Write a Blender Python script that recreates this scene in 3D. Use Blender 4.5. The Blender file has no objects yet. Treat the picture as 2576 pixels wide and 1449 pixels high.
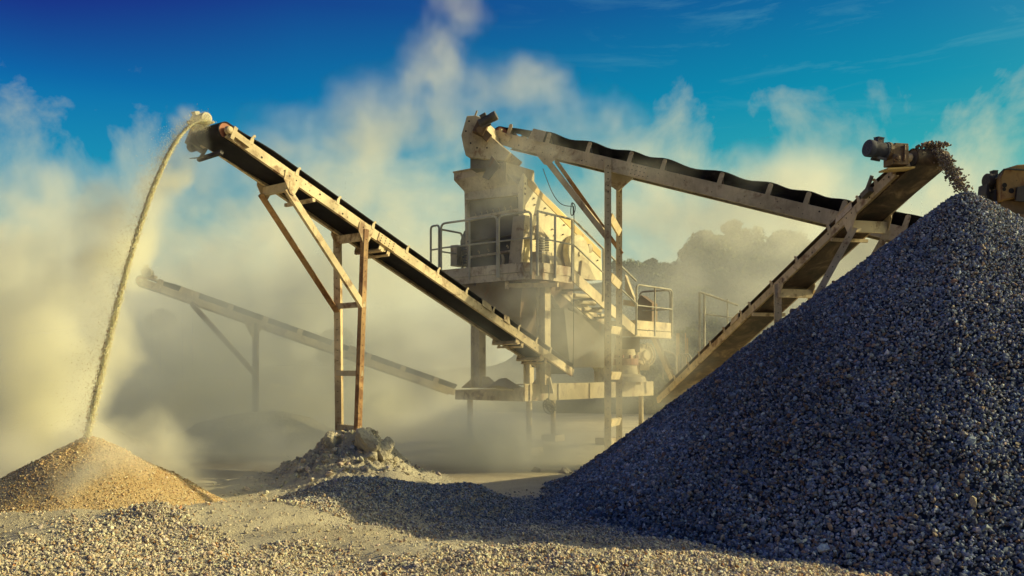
import bpy, math, random
import numpy as np
from mathutils import Vector, Matrix
random.seed(7); rng = np.random.default_rng(11)
scene = bpy.context.scene
col = scene.collection
CX, HY, F, CAMH = 1288.0, 930.0, 2200.0, 1.7

def P(x, y, Y):
    """pixel of the 2576-wide photograph + depth -> point in the quarry"""
    return Vector(((x-CX)*Y/F, Y, CAMH+(HY-y)*Y/F))
def V(*a): return Vector(a)
Z = V(0, 0, 1)

# ------------------------------------------------------------------ materials
def newmat(name):
    m = bpy.data.materials.new(name); m.use_nodes = True
    nt = m.node_tree; nt.nodes.clear()
    out = nt.nodes.new('ShaderNodeOutputMaterial')
    b = nt.nodes.new('ShaderNodeBsdfPrincipled')
    nt.links.new(b.outputs[0], out.inputs['Surface'])
    return m, nt, b
def node(nt, kind, **kw):
    n = nt.nodes.new(kind)
    for k, v in kw.items():
        if k == 'inp':
            for kk, vv in v.items(): n.inputs[kk].default_value = vv
        else: setattr(n, k, v)
    return n
def noise(nt, vec, scale, detail=6, rough=.6, dist=0.0):
    n = node(nt, 'ShaderNodeTexNoise', inp={'Scale': scale, 'Detail': detail, 'Roughness': rough, 'Distortion': dist})
    if vec is not None: nt.links.new(vec, n.inputs['Vector'])
    return n.outputs['Fac']
def ramp(nt, fac, stops):
    r = node(nt, 'ShaderNodeValToRGB')
    e = r.color_ramp.elements
    while len(e) < len(stops): e.new(.5)
    for el, (p, c) in zip(e, stops):
        el.position = p
        el.color = c if len(c) == 4 else (*c, 1)
    nt.links.new(fac, r.inputs[0]); return r.outputs[0]
def mix(nt, fac, a, b, mode='MIX'):
    n = node(nt, 'ShaderNodeMix', data_type='RGBA', blend_type=mode)
    for sock, v in ((n.inputs[0], fac), (n.inputs[6], a), (n.inputs[7], b)):
        if isinstance(v, (int, float)): sock.default_value = v
        elif isinstance(v, (tuple, list)): sock.default_value = (*v, 1) if len(v) == 3 else v
        else: nt.links.new(v, sock)
    return n.outputs[2]
def mth(nt, op, a, b=None, c=None, clamp=False):
    n = node(nt, 'ShaderNodeMath', operation=op, use_clamp=clamp)
    for s, v in zip(n.inputs, (a, b, c)):
        if v is None: continue
        if isinstance(v, (int, float)): s.default_value = v
        else: nt.links.new(v, s)
    return n.outputs[0]
def bump(nt, b, h, strength=.3, dist=.02):
    n = node(nt, 'ShaderNodeBump', inp={'Strength': strength, 'Distance': dist})
    nt.links.new(h, n.inputs['Height']); nt.links.new(n.outputs[0], b.inputs['Normal'])
B01 = [(0, (0, 0, 0)), (1, (1, 1, 1))]
def bw(nt, fac, lo, hi): return ramp(nt, fac, [(lo, (0, 0, 0)), (hi, (1, 1, 1))])

def paint(name, base, rust=.5, rough=.62, dust=.35, rustcol=(.17, .062, .02), dustcol=(.50, .42, .28)):
    """weathered painted steel: chips, rust blooms, runs and a coat of quarry dust on upward faces"""
    m, nt, b = newmat(name)
    tc = node(nt, 'ShaderNodeTexCoord').outputs['Object']
    geo = node(nt, 'ShaderNodeNewGeometry')
    tone = ramp(nt, noise(nt, tc, 2.3, 7, .62), [(.3, tuple(c*.66 for c in base)), (.55, base), (.8, tuple(min(1, c*1.12) for c in base))])
    mp = node(nt, 'ShaderNodeMapping', inp={'Scale': (9, 9, 1.3)}); nt.links.new(tc, mp.inputs[0])
    streak = bw(nt, noise(nt, mp.outputs[0], 1.8, 5, .6), .52, .72)
    c = mix(nt, mth(nt, 'MULTIPLY', streak, .55*rust+.1), tone, tuple(x*.55+y*.45 for x, y in zip(rustcol, base)))
    c = mix(nt, 1.0, c, ramp(nt, noise(nt, tc, .9, 8, .7, .5), [(.34, (.58, .55, .52)), (.5, (.95, .94, .92)), (.7, (1.08, 1.06, 1.02))]), 'MULTIPLY')
    big = bw(nt, noise(nt, tc, 3.7, 9, .68, .4), .66-.17*rust, .74-.13*rust)
    c = mix(nt, mth(nt, 'MULTIPLY', big, .85), c, rustcol)
    chip = bw(nt, noise(nt, tc, 17, 5, .7), .70-.07*rust, .735-.07*rust)
    c = mix(nt, mth(nt, 'MULTIPLY', chip, .8), c, (.045, .026, .018))
    up = node(nt, 'ShaderNodeSeparateXYZ'); nt.links.new(geo.outputs['Normal'], up.inputs[0])
    dmask = mth(nt, 'MULTIPLY', mth(nt, 'MULTIPLY_ADD', up.outputs[2], .5, .35, clamp=True), mth(nt, 'MULTIPLY', noise(nt, tc, 1.4, 6, .6), 1.7*dust), clamp=True)
    c = mix(nt, dmask, c, dustcol)
    nt.links.new(c, b.inputs['Base Color'])
    b.inputs['Roughness'].default_value = rough
    b.inputs['Specular IOR Level'].default_value = .3
    bump(nt, b, mth(nt, 'ADD', mth(nt, 'MULTIPLY', chip, -.5), noise(nt, tc, 6, 5)), .25, .012)
    return m
M = {}
M['cream'] = paint('cream paint', (.80, .65, .40), .62)
M['creamrust'] = paint('rusty cream paint', (.76, .60, .36), .8)
M['rustbar'] = paint('rusted angle iron', (.50, .30, .13), 1.15, dust=.15)
M['dusty'] = paint('dust caked paint', (.64, .53, .33), .72, dust=.6)
M['yellow'] = paint('sunlit screen paint', (.86, .75, .46), .30, dust=.3)
M['stripe'] = paint('ochre painted band', (.72, .50, .16), .2)
M['grime'] = paint('grimy grey steel', (.16, .145, .12), .45, dust=.25, dustcol=(.34, .30, .22))
M['brown'] = paint('brown oily steel', (.20, .13, .075), .6, dust=.15)
M['darksteel'] = paint('dark greasy steel', (.05, .045, .05), .3, dust=.22, dustcol=(.22, .19, .15))
M['motor'] = paint('pale motor enamel', (.66, .62, .48), .12, dust=.3)
M['motorblue'] = paint('dirty blue motor', (.07, .085, .13), .4, dust=.35, dustcol=(.32, .25, .17))
M['redsteel'] = paint('red oxide steel', (.33, .10, .05), .3, dust=.4)
M['fascia'] = paint('peeling fascia paint', (.62, .52, .36), 1.05, dust=.25)
M['rail'] = paint('galvanised handrail', (.46, .44, .36), .3, dust=.3)
M['pulley'] = paint('red pulley face', (.58, .20, .10), .35, dust=.2)
M['wornloader'] = paint('worn yellow hopper', (.33, .20, .07), .8, dust=.1)

m, nt, b = newmat('black rubber belt'); M['belt'] = m
tc = node(nt, 'ShaderNodeTexCoord').outputs['Object']
nt.links.new(ramp(nt, noise(nt, tc, 5, 6, .65), [(.35, (.010, .009, .012)), (.62, (.024, .021, .024)), (.85, (.10, .085, .065))]), b.inputs['Base Color'])
b.inputs['Roughness'].default_value = .7; b.inputs['Specular IOR Level'].default_value = .15; bump(nt, b, noise(nt, tc, 22, 4), .2, .01)
m, nt, b = newmat('dusty worn belt'); M['beltdust'] = m
tc = node(nt, 'ShaderNodeTexCoord').outputs['Object']
nt.links.new(ramp(nt, noise(nt, tc, 2.6, 8, .7, .6), [(.38, (.025, .016, .012)), (.54, (.09, .056, .034)), (.72, (.34, .23, .13))]), b.inputs['Base Color'])
b.inputs['Roughness'].default_value = .6; b.inputs['Specular IOR Level'].default_value = .35
m, nt, b = newmat('bolt hole'); M['hole'] = m
b.inputs['Base Color'].default_value = (.012, .010, .010, 1); b.inputs['Roughness'].default_value = .9
m, nt, b = newmat('black cable'); M['cable'] = m
b.inputs['Base Color'].default_value = (.05, .045, .035, 1); b.inputs['Roughness'].default_value = .6

def sandmat(name, stops, scale=9, bs=.7, bd=.03, fine=70):
    m, nt, b = newmat(name)
    pos = node(nt, 'ShaderNodeNewGeometry').outputs['Position']
    n1 = noise(nt, pos, scale*.12, 6, .6); n2 = noise(nt, pos, fine, 3, .7)
    f = mth(nt, 'MULTIPLY_ADD', n2, .55, mth(nt, 'MULTIPLY', n1, .5))
    nt.links.new(ramp(nt, f, stops), b.inputs['Base Color'])
    b.inputs['Roughness'].default_value = .95; b.inputs['Specular IOR Level'].default_value = .1
    bump(nt, b, mth(nt, 'MULTIPLY_ADD', noise(nt, pos, scale, 6, .65), 1.6, n2), bs, bd)
    return m
M['ground'] = sandmat('pale quarry sand', [(.3, (.26, .20, .13)), (.5, (.56, .48, .33)), (.68, (.68, .61, .45))], 7, .75, .04)
M['heap'] = sandmat('ochre crushed sand', [(.3, (.30, .19, .085)), (.5, (.54, .38, .19)), (.7, (.66, .51, .29))], 16, .8, .03, 45)
M['mound'] = sandmat('caked grey mud', [(.3, (.34, .29, .20)), (.5, (.60, .53, .39)), (.7, (.70, .64, .49))], 6, .95, .06, 40)
M['rock'] = sandmat('pale fractured rock', [(.3, (.24, .20, .15)), (.5, (.46, .41, .31)), (.7, (.58, .53, .41))], 9, .9, .05, 26)
M['pilebase'] = sandmat('dark gravel bed', [(.3, (.03, .03, .035)), (.5, (.08, .08, .085)), (.7, (.14, .135, .13))], 14, .8, .03)
M['spoil'] = sandmat('far spoil', [(.3, (.30, .27, .19)), (.5, (.45, .42, .31)), (.7, (.55, .51, .39))], 2, .7, .1, 12)
M['hill'] = sandmat('hillside scrub soil', [(.3, (.035, .04, .018)), (.5, (.08, .085, .035)), (.7, (.16, .14, .07))], 1.2, .7, .2, 8)

def stonemat(name):
    m, nt, b = newmat(name)
    at = node(nt, 'ShaderNodeAttribute', attribute_name='tint')
    pos = node(nt, 'ShaderNodeNewGeometry').outputs['Position']
    n = noise(nt, pos, 55, 4, .65)
    nt.links.new(mix(nt, 1.0, at.outputs['Color'], ramp(nt, n, [(.3, (.62, .60, .60)), (.62, (1.15, 1.12, 1.08))]), 'MULTIPLY'), b.inputs['Base Color'])
    b.inputs['Roughness'].default_value = .8; b.inputs['Specular IOR Level'].default_value = .25
    bump(nt, b, n, .35, .006)
    return m
M['stone'] = stonemat('crushed stone')

# ------------------------------------------------------------------ mesh building
class MB:
    def __init__(s): s.v = []; s.f = []; s.mi = []; s.cur = 0
    def add(s, vs, fs):
        o = len(s.v); s.v += [Vector(p) for p in vs]
        for f in fs: s.f.append([i+o for i in f]); s.mi.append(s.cur)
        return s
    def hexa(s, a):   # 4 bottom + 4 top corners
        return s.add(a, [(3, 2, 1, 0), (4, 5, 6, 7), (0, 1, 5, 4), (1, 2, 6, 5), (2, 3, 7, 6), (3, 0, 4, 7)])
    def box(s, c, u, v, w):   # centre, half vectors
        c = Vector(c)
        return s.hexa([c-u-v-w, c+u-v-w, c+u+v-w, c-u+v-w, c-u-v+w, c+u-v+w, c+u+v+w, c-u+v+w])
    def bar(s, p, q, w, h, side=None):
        p = Vector(p); q = Vector(q); d = (q-p).normalized()
        sd = Vector(side) if side is not None else d.cross(Z)
        if sd.length < 1e-4: sd = V(1, 0, 0)
        sd = (sd-d*sd.dot(d)).normalized(); up = sd.cross(d).normalized()
        return s.box((p+q)/2, (q-p)/2, sd*w/2, up*h/2)
    def prism(s, poly, off):
        n = len(poly); off = Vector(off); poly = [Vector(p) for p in poly]
        return s.add(poly+[p+off for p in poly], [tuple(range(n))[::-1], tuple(range(n, 2*n))]+[(i, (i+1) % n, (i+1) % n+n, i+n) for i in range(n)])
    def chan(s, p, q, side, w, h, t=.012):
        """channel: web facing +side (height h), flanges turned away from side (width w)"""
        p = Vector(p); q = Vector(q); d = (q-p).normalized(); sd = Vector(side); sd = (sd-d*sd.dot(d)).normalized(); up = sd.cross(d).normalized()
        a = [(0, -h/2), (0, h/2), (-w, h/2), (-w, h/2-t), (-t, h/2-t), (-t, -h/2+t), (-w, -h/2+t), (-w, -h/2)]
        return s.prism([p+sd*x+up*y for x, y in a], q-p)
    def angle(s, p, q, side, w, h, t=.012):
        p = Vector(p); q = Vector(q); d = (q-p).normalized(); sd = Vector(side); sd = (sd-d*sd.dot(d)).normalized(); up = sd.cross(d).normalized()
        a = [(0, -h/2), (0, h/2), (-t, h/2), (-t, -h/2+t), (-w, -h/2+t), (-w, -h/2)]
        return s.prism([p+sd*x+up*y for x, y in a], q-p)
    def tube(s, pts, r, n=8, closed=False):
        pts = [Vector(p) for p in pts]; k = len(pts); o = len(s.v); rings = []
        ref = None
        for i, p in enumerate(pts):
            a = pts[max(i-1, 0)]; c = pts[min(i+1, k-1)]; d = (c-a).normalized()
            if ref is None: ref = d.orthogonal().normalized()
            ref = (ref-d*ref.dot(d)).normalized(); bn = d.cross(ref)
            rr = r[i] if isinstance(r, (list, tuple)) else r
            rings.append([p+(ref*math.cos(2*math.pi*j/n)+bn*math.sin(2*math.pi*j/n))*rr for j in range(n)])
        vs = [p for R in rings for p in R]; fs = []
        for i in range(k-1):
            for j in range(n): fs.append((i*n+j, i*n+(j+1) % n, (i+1)*n+(j+1) % n, (i+1)*n+j))
        fs.append(tuple(range(n))[::-1]); fs.append(tuple((k-1)*n+j for j in range(n)))
        return s.add(vs, fs)
    def cyl(s, p, q, r, n=18): return s.tube([p, q], r, n)
    def lathe(s, base, axis, prof, n=20):
        """profile of (distance along axis, radius)"""
        base = Vector(base); axis = Vector(axis).normalized()
        return s.tube([base+axis*(a+i*1e-5) for i, (a, r) in enumerate(prof)], [max(r, 1e-4) for a, r in prof], n) if False else s._lathe(base, axis, prof, n)
    def _lathe(s, base, axis, prof, n):
        u = axis.orthogonal().normalized(); w = axis.cross(u); vs = []; fs = []
        for a, r in prof:
            for j in range(n):
                t = 2*math.pi*j/n; vs.append(base+axis*a+(u*math.cos(t)+w*math.sin(t))*max(r, 1e-4))
        k = len(prof)
        for i in range(k-1):
            for j in range(n): fs.append((i*n+j, i*n+(j+1) % n, (i+1)*n+(j+1) % n, (i+1)*n+j))
        fs.append(tuple(range(n))[::-1]); fs.append(tuple((k-1)*n+j for j in range(n)))
        return s.add(vs, fs)
    def loft(s, secs, closed=True):
        n = len(secs[0]); k = len(secs); vs = [p for S in secs for p in S]; fs = []
        for i in range(k-1):
            for j in range(n if closed else n-1):
                fs.append((i*n+j, i*n+(j+1) % n, (i+1)*n+(j+1) % n, (i+1)*n+j))
        if closed: fs.append(tuple(range(n))[::-1]); fs.append(tuple((k-1)*n+j for j in range(n)))
        return s.add(vs, fs)
    def disc(s, c, nrm, r, proud=.003, n=8):
        c = Vector(c)+Vector(nrm).normalized()*proud; u = Vector(nrm).orthogonal().normalized(); w = Vector(nrm).normalized().cross(u)
        return s.add([c+(u*math.cos(2*math.pi*j/n)+w*math.sin(2*math.pi*j/n))*r for j in range(n)], [tuple(range(n))])
    def mat(s, i): s.cur = i; return s
    def build(s, name, mats, parent=None, smooth=False, bevel=0):
        if not isinstance(mats, (list, tuple)): mats = [mats]
        org = root_loc(parent)
        me = bpy.data.meshes.new(name)
        me.from_pydata([tuple(p-org) for p in s.v], [], s.f)
        for mm in mats: me.materials.append(M[mm] if isinstance(mm, str) else mm)
        me.polygons.foreach_set('material_index', s.mi)
        me.update()
        import bmesh
        bm = bmesh.new(); bm.from_mesh(me); bmesh.ops.recalc_face_normals(bm, faces=bm.faces); bm.to_mesh(me); bm.free()
        if smooth:
            me.polygons.foreach_set('use_smooth', [True]*len(me.polygons))
            try: me.set_sharp_from_angle(angle=math.radians(38))
            except Exception: pass
        o = bpy.data.objects.new(name, me); col.objects.link(o)
        if parent is not None: o.parent = parent
        if bevel:
            bv = o.modifiers.new('bevel', 'BEVEL'); bv.width = bevel; bv.segments = 1; bv.limit_method = 'ANGLE'
        return o
def root_loc(o):
    if o is None: return V(0, 0, 0)
    while o.parent is not None: o = o.parent
    return o.location.copy()
def tag(o, label, cat=None, group=None, kind=None):
    if label: o['label'] = label
    if cat: o['category'] = cat
    if group: o['group'] = group
    if kind: o['kind'] = kind
    return o
def thing(name, loc, label, cat, group=None):
    o = bpy.data.objects.new(name, None); col.objects.link(o); o.location = loc; o.empty_display_size = .3
    return tag(o, label, cat, group)
def npmesh(name, Vv, Ff, mat, color=None, smooth=False, parent=None):
    """fast mesh from numpy vertices / triangles or quads"""
    me = bpy.data.meshes.new(name); nf, k = Ff.shape
    me.vertices.add(len(Vv)); me.vertices.foreach_set('co', np.ascontiguousarray(Vv, dtype=np.float32).ravel())
    me.loops.add(nf*k); me.loops.foreach_set('vertex_index', np.ascontiguousarray(Ff, dtype=np.int32).ravel())
    me.polygons.add(nf); me.polygons.foreach_set('loop_start', np.arange(0, nf*k, k, dtype=np.int32))
    if smooth: me.polygons.foreach_set('use_smooth', np.ones(nf, dtype=bool))
    else: me.polygons.foreach_set('use_smooth', np.zeros(nf, dtype=bool))
    me.update(calc_edges=True)
    if color is not None:
        a = me.color_attributes.new('tint', 'FLOAT_COLOR', 'POINT')
        a.data.foreach_set('color', np.ascontiguousarray(np.c_[color, np.ones(len(color))], dtype=np.float32).ravel())
    me.materials.append(M[mat])
    o = bpy.data.objects.new(name, me); col.objects.link(o)
    if parent is not None: o.parent = parent
    return o
# value noise
_tab = np.random.default_rng(5).random((256, 256))
def vn(x, y, s=1.0, oct=4, seed=0):
    x = np.asarray(x, float)*s+seed*17.3+500; y = np.asarray(y, float)*s+seed*9.1+500; r = 0; a = 1; tot = 0
    for o in range(oct):
        xi = np.floor(x).astype(int); yi = np.floor(y).astype(int); fx = x-xi; fy = y-yi
        fx = fx*fx*(3-2*fx); fy = fy*fy*(3-2*fy)
        g = lambda i, j: _tab[(xi+i) % 256, (yi+j) % 256]
        r = r+a*((g(0, 0)*(1-fx)+g(1, 0)*fx)*(1-fy)+(g(0, 1)*(1-fx)+g(1, 1)*fx)*fy); tot += a
        x = x*2.03+11; y = y*2.03+7; a *= .5
    return r/tot-.5
def gauss(x, y, cx, cy, sx, sy, rot=0):
    c, s = math.cos(rot), math.sin(rot); dx = x-cx; dy = y-cy
    return np.exp(-((dx*c+dy*s)/sx)**2-((-dx*s+dy*c)/sy)**2)

# ------------------------------------------------------------------ ground
PK = P(2425, 491, 11.4)
def hground(x, y):
    x = np.asarray(x, float); y = np.asarray(y, float)
    h = vn(x, y, .35, 4, 1)*.16
    near = np.clip((13.5-y)/3, 0, 1)
    h = h*(.35+.65*near)+vn(x, y, 1.7, 4, 2)*.12*near+(.5-np.abs(vn(x, y, 1.1, 3, 19))*2)*.07*near
    h = h+.22*gauss(x, y, -4.6, 8.9, 2.3, .75, -.05)+.10*gauss(x, y, -3.62, 8.8, .30, .25)
    h = h+.17*gauss(x, y, -2.6, 9.6, 1.3, .6, .25)
    h = h+.36*gauss(x, y, -1.75, 10.7, 1.05, .55, .05)+.17*gauss(x, y, -.55, 10.9, .38, .4)
    h = h+.10*gauss(x, y, -.6, 8.0, 2.3, .7, -.35)
    h = h-.10*gauss(x, y, -5.2, 11.5, 2.2, 1.4)
    h = h+.10*gauss(x, y, .2, 7.0, 2, .6)
    u_ = (x*.80+y*.60); v_ = (-x*.60+y*.80); trk = np.clip((11.2-y)/1.2, 0, 1)
    h = h-.055*trk*(np.exp(-((v_-8.3+.2*np.sin(u_*1.1))/.16)**2)+np.exp(-((v_-9.9+.2*np.sin(u_*1.1))/.16)**2))+.03*trk*np.abs(vn(x, y, 5.0, 3, 7))
    far = np.clip((y-34)/40, 0, 1)
    return h*(1-far)
def axis_coords(lo, hi, step, far, n):
    core = np.arange(lo, hi+1e-6, step); g = np.geomspace(step, far, n)
    return np.r_[lo-np.cumsum(g)[::-1], core, hi+np.cumsum(g)]
gx = axis_coords(-9, 9, .075, 260, 22); gy = axis_coords(5, 16.5, .075, 260, 22)
XX, YY = np.meshgrid(gx, gy); ZZ = hground(XX, YY)
nx, ny = len(gx), len(gy); idx = np.arange(nx*ny).reshape(ny, nx)
quads = np.stack([idx[:-1, :-1], idx[:-1, 1:], idx[1:, 1:], idx[1:, :-1]], -1).reshape(-1, 4)
g = npmesh('ground', np.c_[XX.ravel(), YY.ravel(), ZZ.ravel()], quads, 'ground', smooth=True)
tag(g, 'pale dusty quarry floor with low sand ridges', 'ground', kind='structure')

# ------------------------------------------------------------------ stones
def ico(sub):
    import bmesh
    bm = bmesh.new(); bmesh.ops.create_icosphere(bm, subdivisions=sub, radius=1)
    v = np.array([x.co[:] for x in bm.verts]); f = np.array([[l.index for l in fa.verts] for fa in bm.faces]); bm.free(); return v, f
IV, IF = ico(1); IV2, IF2 = ico(2)
def stone_protos(n, r):
    out = []
    for _ in range(n):
        v = IV.copy()*np.array([1, r.uniform(.62, .95), r.uniform(.5, .8)])
        v = v*(1+r.uniform(-.28, .28, (len(v), 1)))
        for _k in range(2):                                # a couple of broken flats
            nrm = r.normal(size=3); nrm /= np.linalg.norm(nrm); d = v@nrm; lim = r.uniform(.35, .62)
            v = v-np.outer(np.clip(d-lim, 0, None), nrm)
        out.append(v)
    return out
PROT = stone_protos(14, rng)
def rand_rot(n, r, flat=None):
    q = r.normal(size=(n, 4)); q /= np.linalg.norm(q, axis=1, keepdims=True)
    w, x, y, z = q.T
    return np.stack([np.stack([1-2*(y*y+z*z), 2*(x*y-z*w), 2*(x*z+y*w)], -1), np.stack([2*(x*y+z*w), 1-2*(x*x+z*z), 2*(y*z-x*w)], -1), np.stack([2*(x*z-y*w), 2*(y*z+x*w), 1-2*(x*x+y*y)], -1)], 1)
def stones(name, pos, size, tint, r, mat='stone', extra=None):
    n = len(pos); which = r.integers(0, len(PROT), n); R = rand_rot(n, r)
    pv = np.stack(PROT)[which]*size[:, None, None]
    vv = np.einsum('nij,nkj->nki', R, pv)+pos[:, None, :]
    k = len(IV); ff = (IF[None]+(np.arange(n)*k)[:, None, None]).reshape(-1, 3); vv = vv.reshape(-1, 3)
    cc = np.repeat(tint, k, axis=0)
    if extra is not None:
        ev, ef, ec = extra; ff = np.r_[ff, ef+len(vv)]; vv = np.r_[vv, ev]; cc = np.r_[cc, ec]
    return npmesh(name, vv, ff, mat, cc)
def tints(n, r, pal, w, var=.16):
    pal = np.array(pal); c = pal[r.choice(len(pal), n, p=np.array(w)/sum(w))]
    return np.clip(c*r.lognormal(0, var, (n, 1))*r.normal(1, .04, (n, 3)), .01, .8)

# the gravel pile (one heap nobody could count)
SL = .765
def hpile(x, y):
    r_ = np.hypot(x-PK.x, y-PK.y); h = PK.z-SL*(np.sqrt(r_*r_+.16**2)-.16)
    h = h+vn(x, y, .8, 3, 4)*.16+vn(x, y, 3, 2, 6)*.05
    toe = .07                                              # concave foot
    return np.where(h > toe, h, toe-(toe-h)*.34)
def pile_points(n, r):
    rad = np.sqrt(r.random(n))*6.7; th = r.random(n)*2*math.pi
    x = PK.x+rad*np.cos(th); y = PK.y+rad*np.sin(th)
    keep = ((-(y-PK.y)*.93-(x-PK.x)*.37) > -.62*rad-.5) & (x < 9.4)
    x, y = x[keep], y[keep]; z = hpile(x, y); ok = z > hground(x, y)-.02
    return x[ok], y[ok], z[ok]
x, y, z = pile_points(390000, rng); n = len(x)
sz = np.clip(rng.lognormal(math.log(.0146), .32, n), .008, .040)
px = np.c_[x, y, z+sz*rng.uniform(-.45, .55, n)]
tn = tints(n, rng, [(.15, .18, .235), (.24, .28, .335), (.10, .12, .16), (.27, .21, .15), (.20, .13, .09), (.42, .42, .41)], [30, 26, 16, 12, 6, 11], .26)
pat = np.clip(vn(x, y, .55, 3, 41)*3+.25*(np.hypot(x-PK.x, y-PK.y) < 3)+.1, 0, 1)[:, None]
tn = tn*.84*(1+.4*pat)+pat*np.array([.034, .035, .038])
rp = np.hypot(x-PK.x, y-PK.y); sz = sz*(.86+.07*rp)*np.where(rng.random(n) < .012, 1.7, 1)
# bed under the stones
ga = np.linspace(0, 2*math.pi, 121)[:-1]; gr = np.r_[0.02, np.linspace(.15, 6.8, 60)]
RR, TT = np.meshgrid(gr, ga); bx = PK.x+RR*np.cos(TT); by = PK.y+RR*np.sin(TT); bz = hpile(bx, by)-.03
na, nr = bx.shape; bi = np.arange(na*nr).reshape(na, nr); b2 = np.roll(bi, -1, axis=0)
t1 = np.stack([bi[:, :-1], b2[:, :-1], b2[:, 1:]], -1).reshape(-1, 3)[:, ::-1]; t2 = np.stack([bi[:, :-1], b2[:, 1:], bi[:, 1:]], -1).reshape(-1, 3)[:, ::-1]
ev = np.c_[bx.ravel(), by.ravel(), bz.ravel()]
o = stones('gravel_pile', px, sz, tn, rng, extra=(ev, np.r_[t1, t2], np.tile([.07, .07, .075], (len(ev), 1))))
tag(o, 'big conical pile of blue grey crushed stone filling the right side', 'gravel pile', kind='stuff')

# loose gravel on the quarry floor in front
n0 = 560000
yy = rng.uniform(5.6, 12.2, n0); xx = rng.uniform(-.66, .62, n0)*yy
dens = .42+vn(xx, yy, .55, 3, 9)*3.2+vn(xx, yy, 2.2, 2, 8)*1.2-.35*gauss(xx, yy, -4.6, 8.9, 2.4, .9)
dens = dens-1.5*gauss(xx, yy, -2.3, 9.0, 2.0, .5, -.35)+.25*gauss(xx, yy, -1.6, 10.5, 1.0, .5)
dens = dens+.6*gauss(xx, yy, .4, 7.4, 2.2, .8, -.3)+.9*gauss(xx, yy, .6, 10, 2.0, 1.5)-.7*np.clip((yy-10.9), 0, 1)
dens = np.where((yy > 9.9) & (xx < -2.9), 0.0, dens)
outpile = hpile(xx, yy) < hground(xx, yy)+.03
keep = (rng.random(n0) < np.clip(dens, .03, 1)*.95) & outpile
xx, yy = xx[keep], yy[keep]; n = len(xx)
sz = np.clip(rng.lognormal(math.log(.0098), .42, n), .0045, .028)
px = np.c_[xx, yy, hground(xx, yy)+sz*rng.uniform(.0, .9, n)]
tn = tints(n, rng, [(.58, .50, .36), (.68, .60, .44), (.38, .34, .28), (.54, .40, .24), (.38, .20, .08)], [34, 26, 20, 12, 3])
gz = np.clip(1.3*gauss(xx, yy, .6, 10.3, 2.3, 1.9)+.9*gauss(xx, yy, -1.5, 10.6, 1.2, .7)-.2+rng.normal(size=n)*.2, 0, 1)[:, None]  # grey-blue spill near the pile; this colour also paints its ground shadow bluer
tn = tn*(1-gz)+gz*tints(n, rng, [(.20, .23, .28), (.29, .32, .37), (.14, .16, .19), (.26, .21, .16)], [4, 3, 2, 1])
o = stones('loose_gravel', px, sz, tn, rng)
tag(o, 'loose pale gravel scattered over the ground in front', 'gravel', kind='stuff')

# single larger stones
def boulder(name, c, r, seed, sq=(1, 1, .8), mat='rock', parent=None, sub=3):
    rr = np.random.default_rng(seed); import bmesh
    bm = bmesh.new(); bmesh.ops.create_icosphere(bm, subdivisions=sub, radius=1)
    v = np.array([q.co[:] for q in bm.verts]); f = np.array([[l.index for l in fa.verts] for fa in bm.faces]); bm.free()
    for _ in range(14):
        nrm = rr.normal(size=3); nrm /= np.linalg.norm(nrm); d = v@nrm; lim = rr.uniform(.45, .8)
        v = v-np.outer(np.clip(d-lim, 0, None), nrm)*.95
    off = vn(v[:, 0]+v[:, 2]*.7, v[:, 1]-v[:, 2]*.4, 2.2, 4, seed % 40)
    v = v*(1+.55*off[:, None])*np.array(sq)*r+np.array(c)-np.array(root_loc(parent))
    return npmesh(name, v, f, mat, parent=parent)

# ------------------------------------------------------------------ conveyors
def motor(parent, c, axis, r, ln, mat='motor', name='motor', box_up=None, fan_end=True):
    """finned electric motor: c = drive end centre, axis points to the fan end"""
    ax = Vector(axis).normalized(); c = Vector(c)
    prof = [(0, r*.55), (.02*ln, r*1.02), (.10*ln, r*1.02), (.11*ln, r*.86)]
    k = 9
    for i in range(k):
        a = .13+.55*i/k; prof += [(a*ln, r*.86), ((a+.005)*ln, r*.95), ((a+.035)*ln, r*.95), ((a+.04)*ln, r*.86)]
    prof += [(.70*ln, r*.86)]
    b = MB(); b.lathe(c, ax, prof, 20)
    up = Vector(box_up) if box_up is not None else Z
    sd = ax.cross(up).normalized()
    for sgn in (-1, 1): b.box(c+ax*ln*.3+sd*sgn*r*.6-up*r*1.0, ax*ln*.22, sd*r*.12, up*r*.14)
    m_ = b.build(name, mat, parent, smooth=True)
    f = MB(); f.lathe(c+ax*ln*.70, ax, [(0, r*.98), (.22*ln, r*1.0), (.27*ln, r*.93), (.275*ln, r*.80)], 22)
    f.mat(1)
    for rr in (.25, .42, .6):
        for j in range(int(rr*22)):
            t = 2*math.pi*j/int(rr*22); u = ax.orthogonal().normalized(); w = ax.cross(u)
            f.disc(c+ax*ln*.976+(u*math.cos(t)+w*math.sin(t))*r*rr, ax, r*.055, .003, 6)
    f.build('fan_cover', [mat, 'hole'], m_, smooth=True)
    t = MB(); t.box(c+ax*ln*.36+up*r*1.12+sd*r*.25, ax*ln*.15, sd*r*.42, up*r*.3); t.box(c+ax*ln*.36+up*r*1.45+sd*r*.25, ax*ln*.165, sd*r*.47, up*r*.05)
    t.build('terminal_box', mat, m_)
    return m_

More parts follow.
